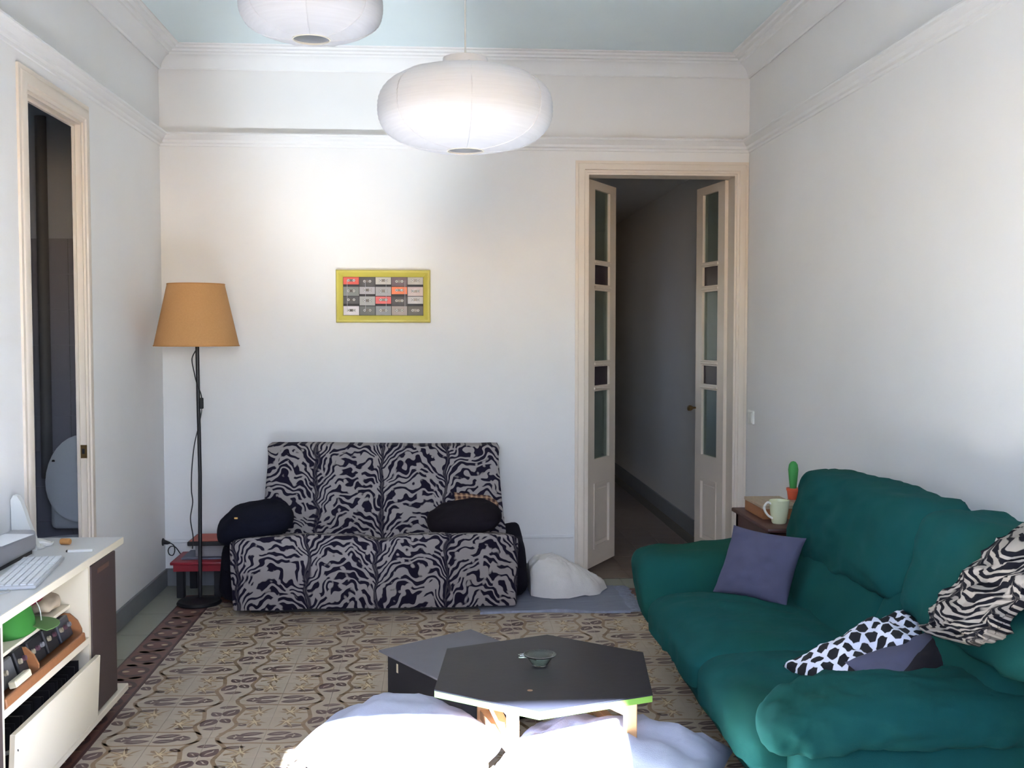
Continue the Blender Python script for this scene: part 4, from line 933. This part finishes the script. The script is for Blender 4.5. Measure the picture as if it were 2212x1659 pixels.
make('brim', (V, F, None), mat('grey green brim', (92, 128, 72), .8, .08), cap, 60)
make('piping', tube([(.19 + .084 * sin(a), 3.63 + .012 * cos(2 * a), .503 + .105 * cos(a) ** .7) for a in [-1.5 + 3.0 * k / 14 for k in range(15)]], .002, 5), mat('white piping', (210, 210, 200), .7), cap)
def lump(P, q): return (P.x + .195, P.y + 3.80, max(.5, P.z + .53 + .012 * fbm((P.x, P.y, P.z), 14)))
cl = thing('cloth_bundle', 'beige and crimson bundled cloth at the back of the top shelf', 'cloth', (.19, 3.80, .499))
make('beige_cloth', soft_box(.14, .16, .055, 12, 2.6, lump), mat('beige cloth', (176, 160, 138), .9, .15, 20.), cl, 70)
make('crimson_cloth', soft_box(.10, .09, .05, 10, 2.6, lambda P, q: (P.x + .17, P.y + 3.775, max(.5, P.z + .548 + .01 * fbm((P.x, P.y, 4), 16)))), mat('crimson cloth', (150, 40, 62), .9, .15, 20.), cl, 70)

# ------------------------------------------------------------------ on the worktop
ZT = .661
kb = thing('keyboard', 'white computer keyboard lying askew on the worktop', 'keyboard', (.22, 3.71, ZT))
kmt = frame_mtx((.305, 3.475, ZT), (-.145, .955, 0), (-.95, -.16, 0))     # x along length, y towards the wall
kmt = Matrix.Translation((.318, 3.455, ZT)) @ Matrix.Rotation(radians(98), 4, 'Z')
make('body', xf(box(0, .455, 0, .135, .0, .012, .004, 2), kmt), mat('light grey keyboard case', (196, 199, 202), .4, .02), kb)
KEY = mat('white keys', (216, 219, 222), .45, .02); rows = [(.008, 16), (.03, 15), (.052, 15), (.074, 15), (.096, 15), (.117, 17)]
for ry, nk in rows:
    w_ = .30 / nk
    for k in range(nk):
        if ry == .008 and 4 <= k <= 9:
            if k == 4: make('key', xf(box(.008 + k * w_, .008 + 10 * w_ - .0025, ry, ry + .018, .012, .017, .0012), kmt), KEY, kb)
            continue
        make('key', xf(box(.008 + k * w_, .008 + (k + 1) * w_ - .0025, ry, ry + .018, .012, .017, .0012), kmt), KEY, kb)
    for k in range(3): make('key', xf(box(.318 + k * .0185, .334 + k * .0185, ry, ry + .018, .012, .017, .0012), kmt), KEY, kb)
    for k in range(4): make('key', xf(box(.378 + k * .0185, .394 + k * .0185, ry, ry + .018, .012, .017, .0012), kmt), KEY, kb)
SILV = mat('silver grey plastic', (164, 164, 170), .4, .04)
pr = thing('printer', 'silver-grey printer with loose white sheets on top, at the left picture edge', 'printer', (.07, 3.9, ZT))
make('housing', box(.012, .108, 3.45, 4.05, ZT + .012, ZT + .085, .014, 3), SILV, pr)
make('foot_gap', box(.02, .10, 3.5, 4.02, ZT, ZT + .014), BLACKPL, pr)
make('paper_sheet', xf(box(0, .105, 0, .22, 0, .0015), Matrix.Translation((.012, 3.72, ZT + .088)) @ Matrix.Rotation(-.12, 4, 'Z')), mat('white paper', (226, 228, 232), .8, .02), pr, 0)
ws = thing('white_plastic_stand', 'white curved plastic stand with a small black port behind the printer', 'stand', (.05, 4.09, ZT))
V, F = [], []; outl = [(.0, .0), (.118, .0), (.122, .012), (.108, .03), (.085, .06), (.062, .092), (.045, .125), (.030, .152), (.012, .168), (-.010, .17), (-.028, .155), (-.04, .12), (-.045, .05)]
for s in (0, 1):
    for a, z in outl: V.append((max(.004, .022 + a * .62), 4.075 + s * .03 + .01 * sin(z * 20), ZT + z * 1.22))
nO = len(outl); F = [tuple(range(nO)), tuple(range(2 * nO - 1, nO - 1, -1))] + [(i, (i + 1) % nO, nO + (i + 1) % nO, nO + i) for i in range(nO)]
make('body', (V, F, None), mat('milky white plastic', (222, 223, 218), .35, .02), ws, 50)
make('port', box(.066, .076, 4.068, 4.076, ZT + .014, ZT + .026), BLACKPL, ws)
tag(make('cork', xf(lathe([(0, 0), (.0105, 0), (.012, .004), (.012, .034), (.0105, .038), (0, .038)], (0, 0, 0), 16), Matrix.Translation((.145, 4.19, ZT + .0122)) @ Matrix.Rotation(pi / 2, 4, 'Y') @ Matrix.Rotation(.2, 4, 'X')), mat('cork', (196, 140, 82), .8, .15, 40.), base=(.16, 4.19, ZT)), 'short orange-brown bottle cork lying on the worktop', 'cork')
pn = thing('white_pen', 'slim white pen with a black tip beside the keyboard', 'pen', (.25, 4.06, ZT))
make('barrel', xf(box(0, .088, -.008, .008, 0, .010, .003, 2), Matrix.Translation((.222, 4.035, ZT)) @ Matrix.Rotation(.12, 4, 'Z')), WPL, pn)
make('tip', xf(box(-.006, 0, -.006, .006, .001, .009, .002), Matrix.Translation((.222, 4.035, ZT)) @ Matrix.Rotation(.12, 4, 'Z')), BLACKPL, pn)
for (c, r_, lab) in (((.085, 4.175), .3, 'crumpled white scrap of paper between printer and cork'), ((.075, 4.11), -.4, 'folded white paper slip tucked against the printer')):
    tag(make('paper_scrap', xf(pillow(.075, .05, .016, n=10, wr=.02, seed=r_), Matrix.Translation((*c, ZT + .012)) @ Matrix.Rotation(r_, 4, 'Z')), mat('paper scrap', (222, 220, 216), .8, .05), base=(*c, ZT), smooth=20), lab, 'paper')
tag(make('white_cable', tube(smooth_path([(.06, 3.40, ZT + .003), (.15, 3.42, ZT + .003), (.22, 3.45, ZT + .003), (.25, 3.42, ZT + .003), (.22, 3.38, ZT + .003), (.13, 3.34, ZT + .003), (.05, 3.33, ZT + .003)], 6), .0022, 6), mat('grey white cable', (186, 188, 190), .5), base=(.15, 3.38, ZT)), 'thin white cable looping in front of the keyboard', 'cable')
for y, lab in ((3.52, 'dark knob-shaped mouse at the left picture edge beside the keyboard'),):
    tag(make('mouse', soft_box(.06, .095, .032, 10, 2.8, lambda P, q: (P.x + .165, P.y + 3.41, max(ZT, P.z + ZT + .014))), mat('dark grey plastic', (70, 70, 74), .4, .05), base=(.165, 3.41, ZT), smooth=60), lab, 'mouse')
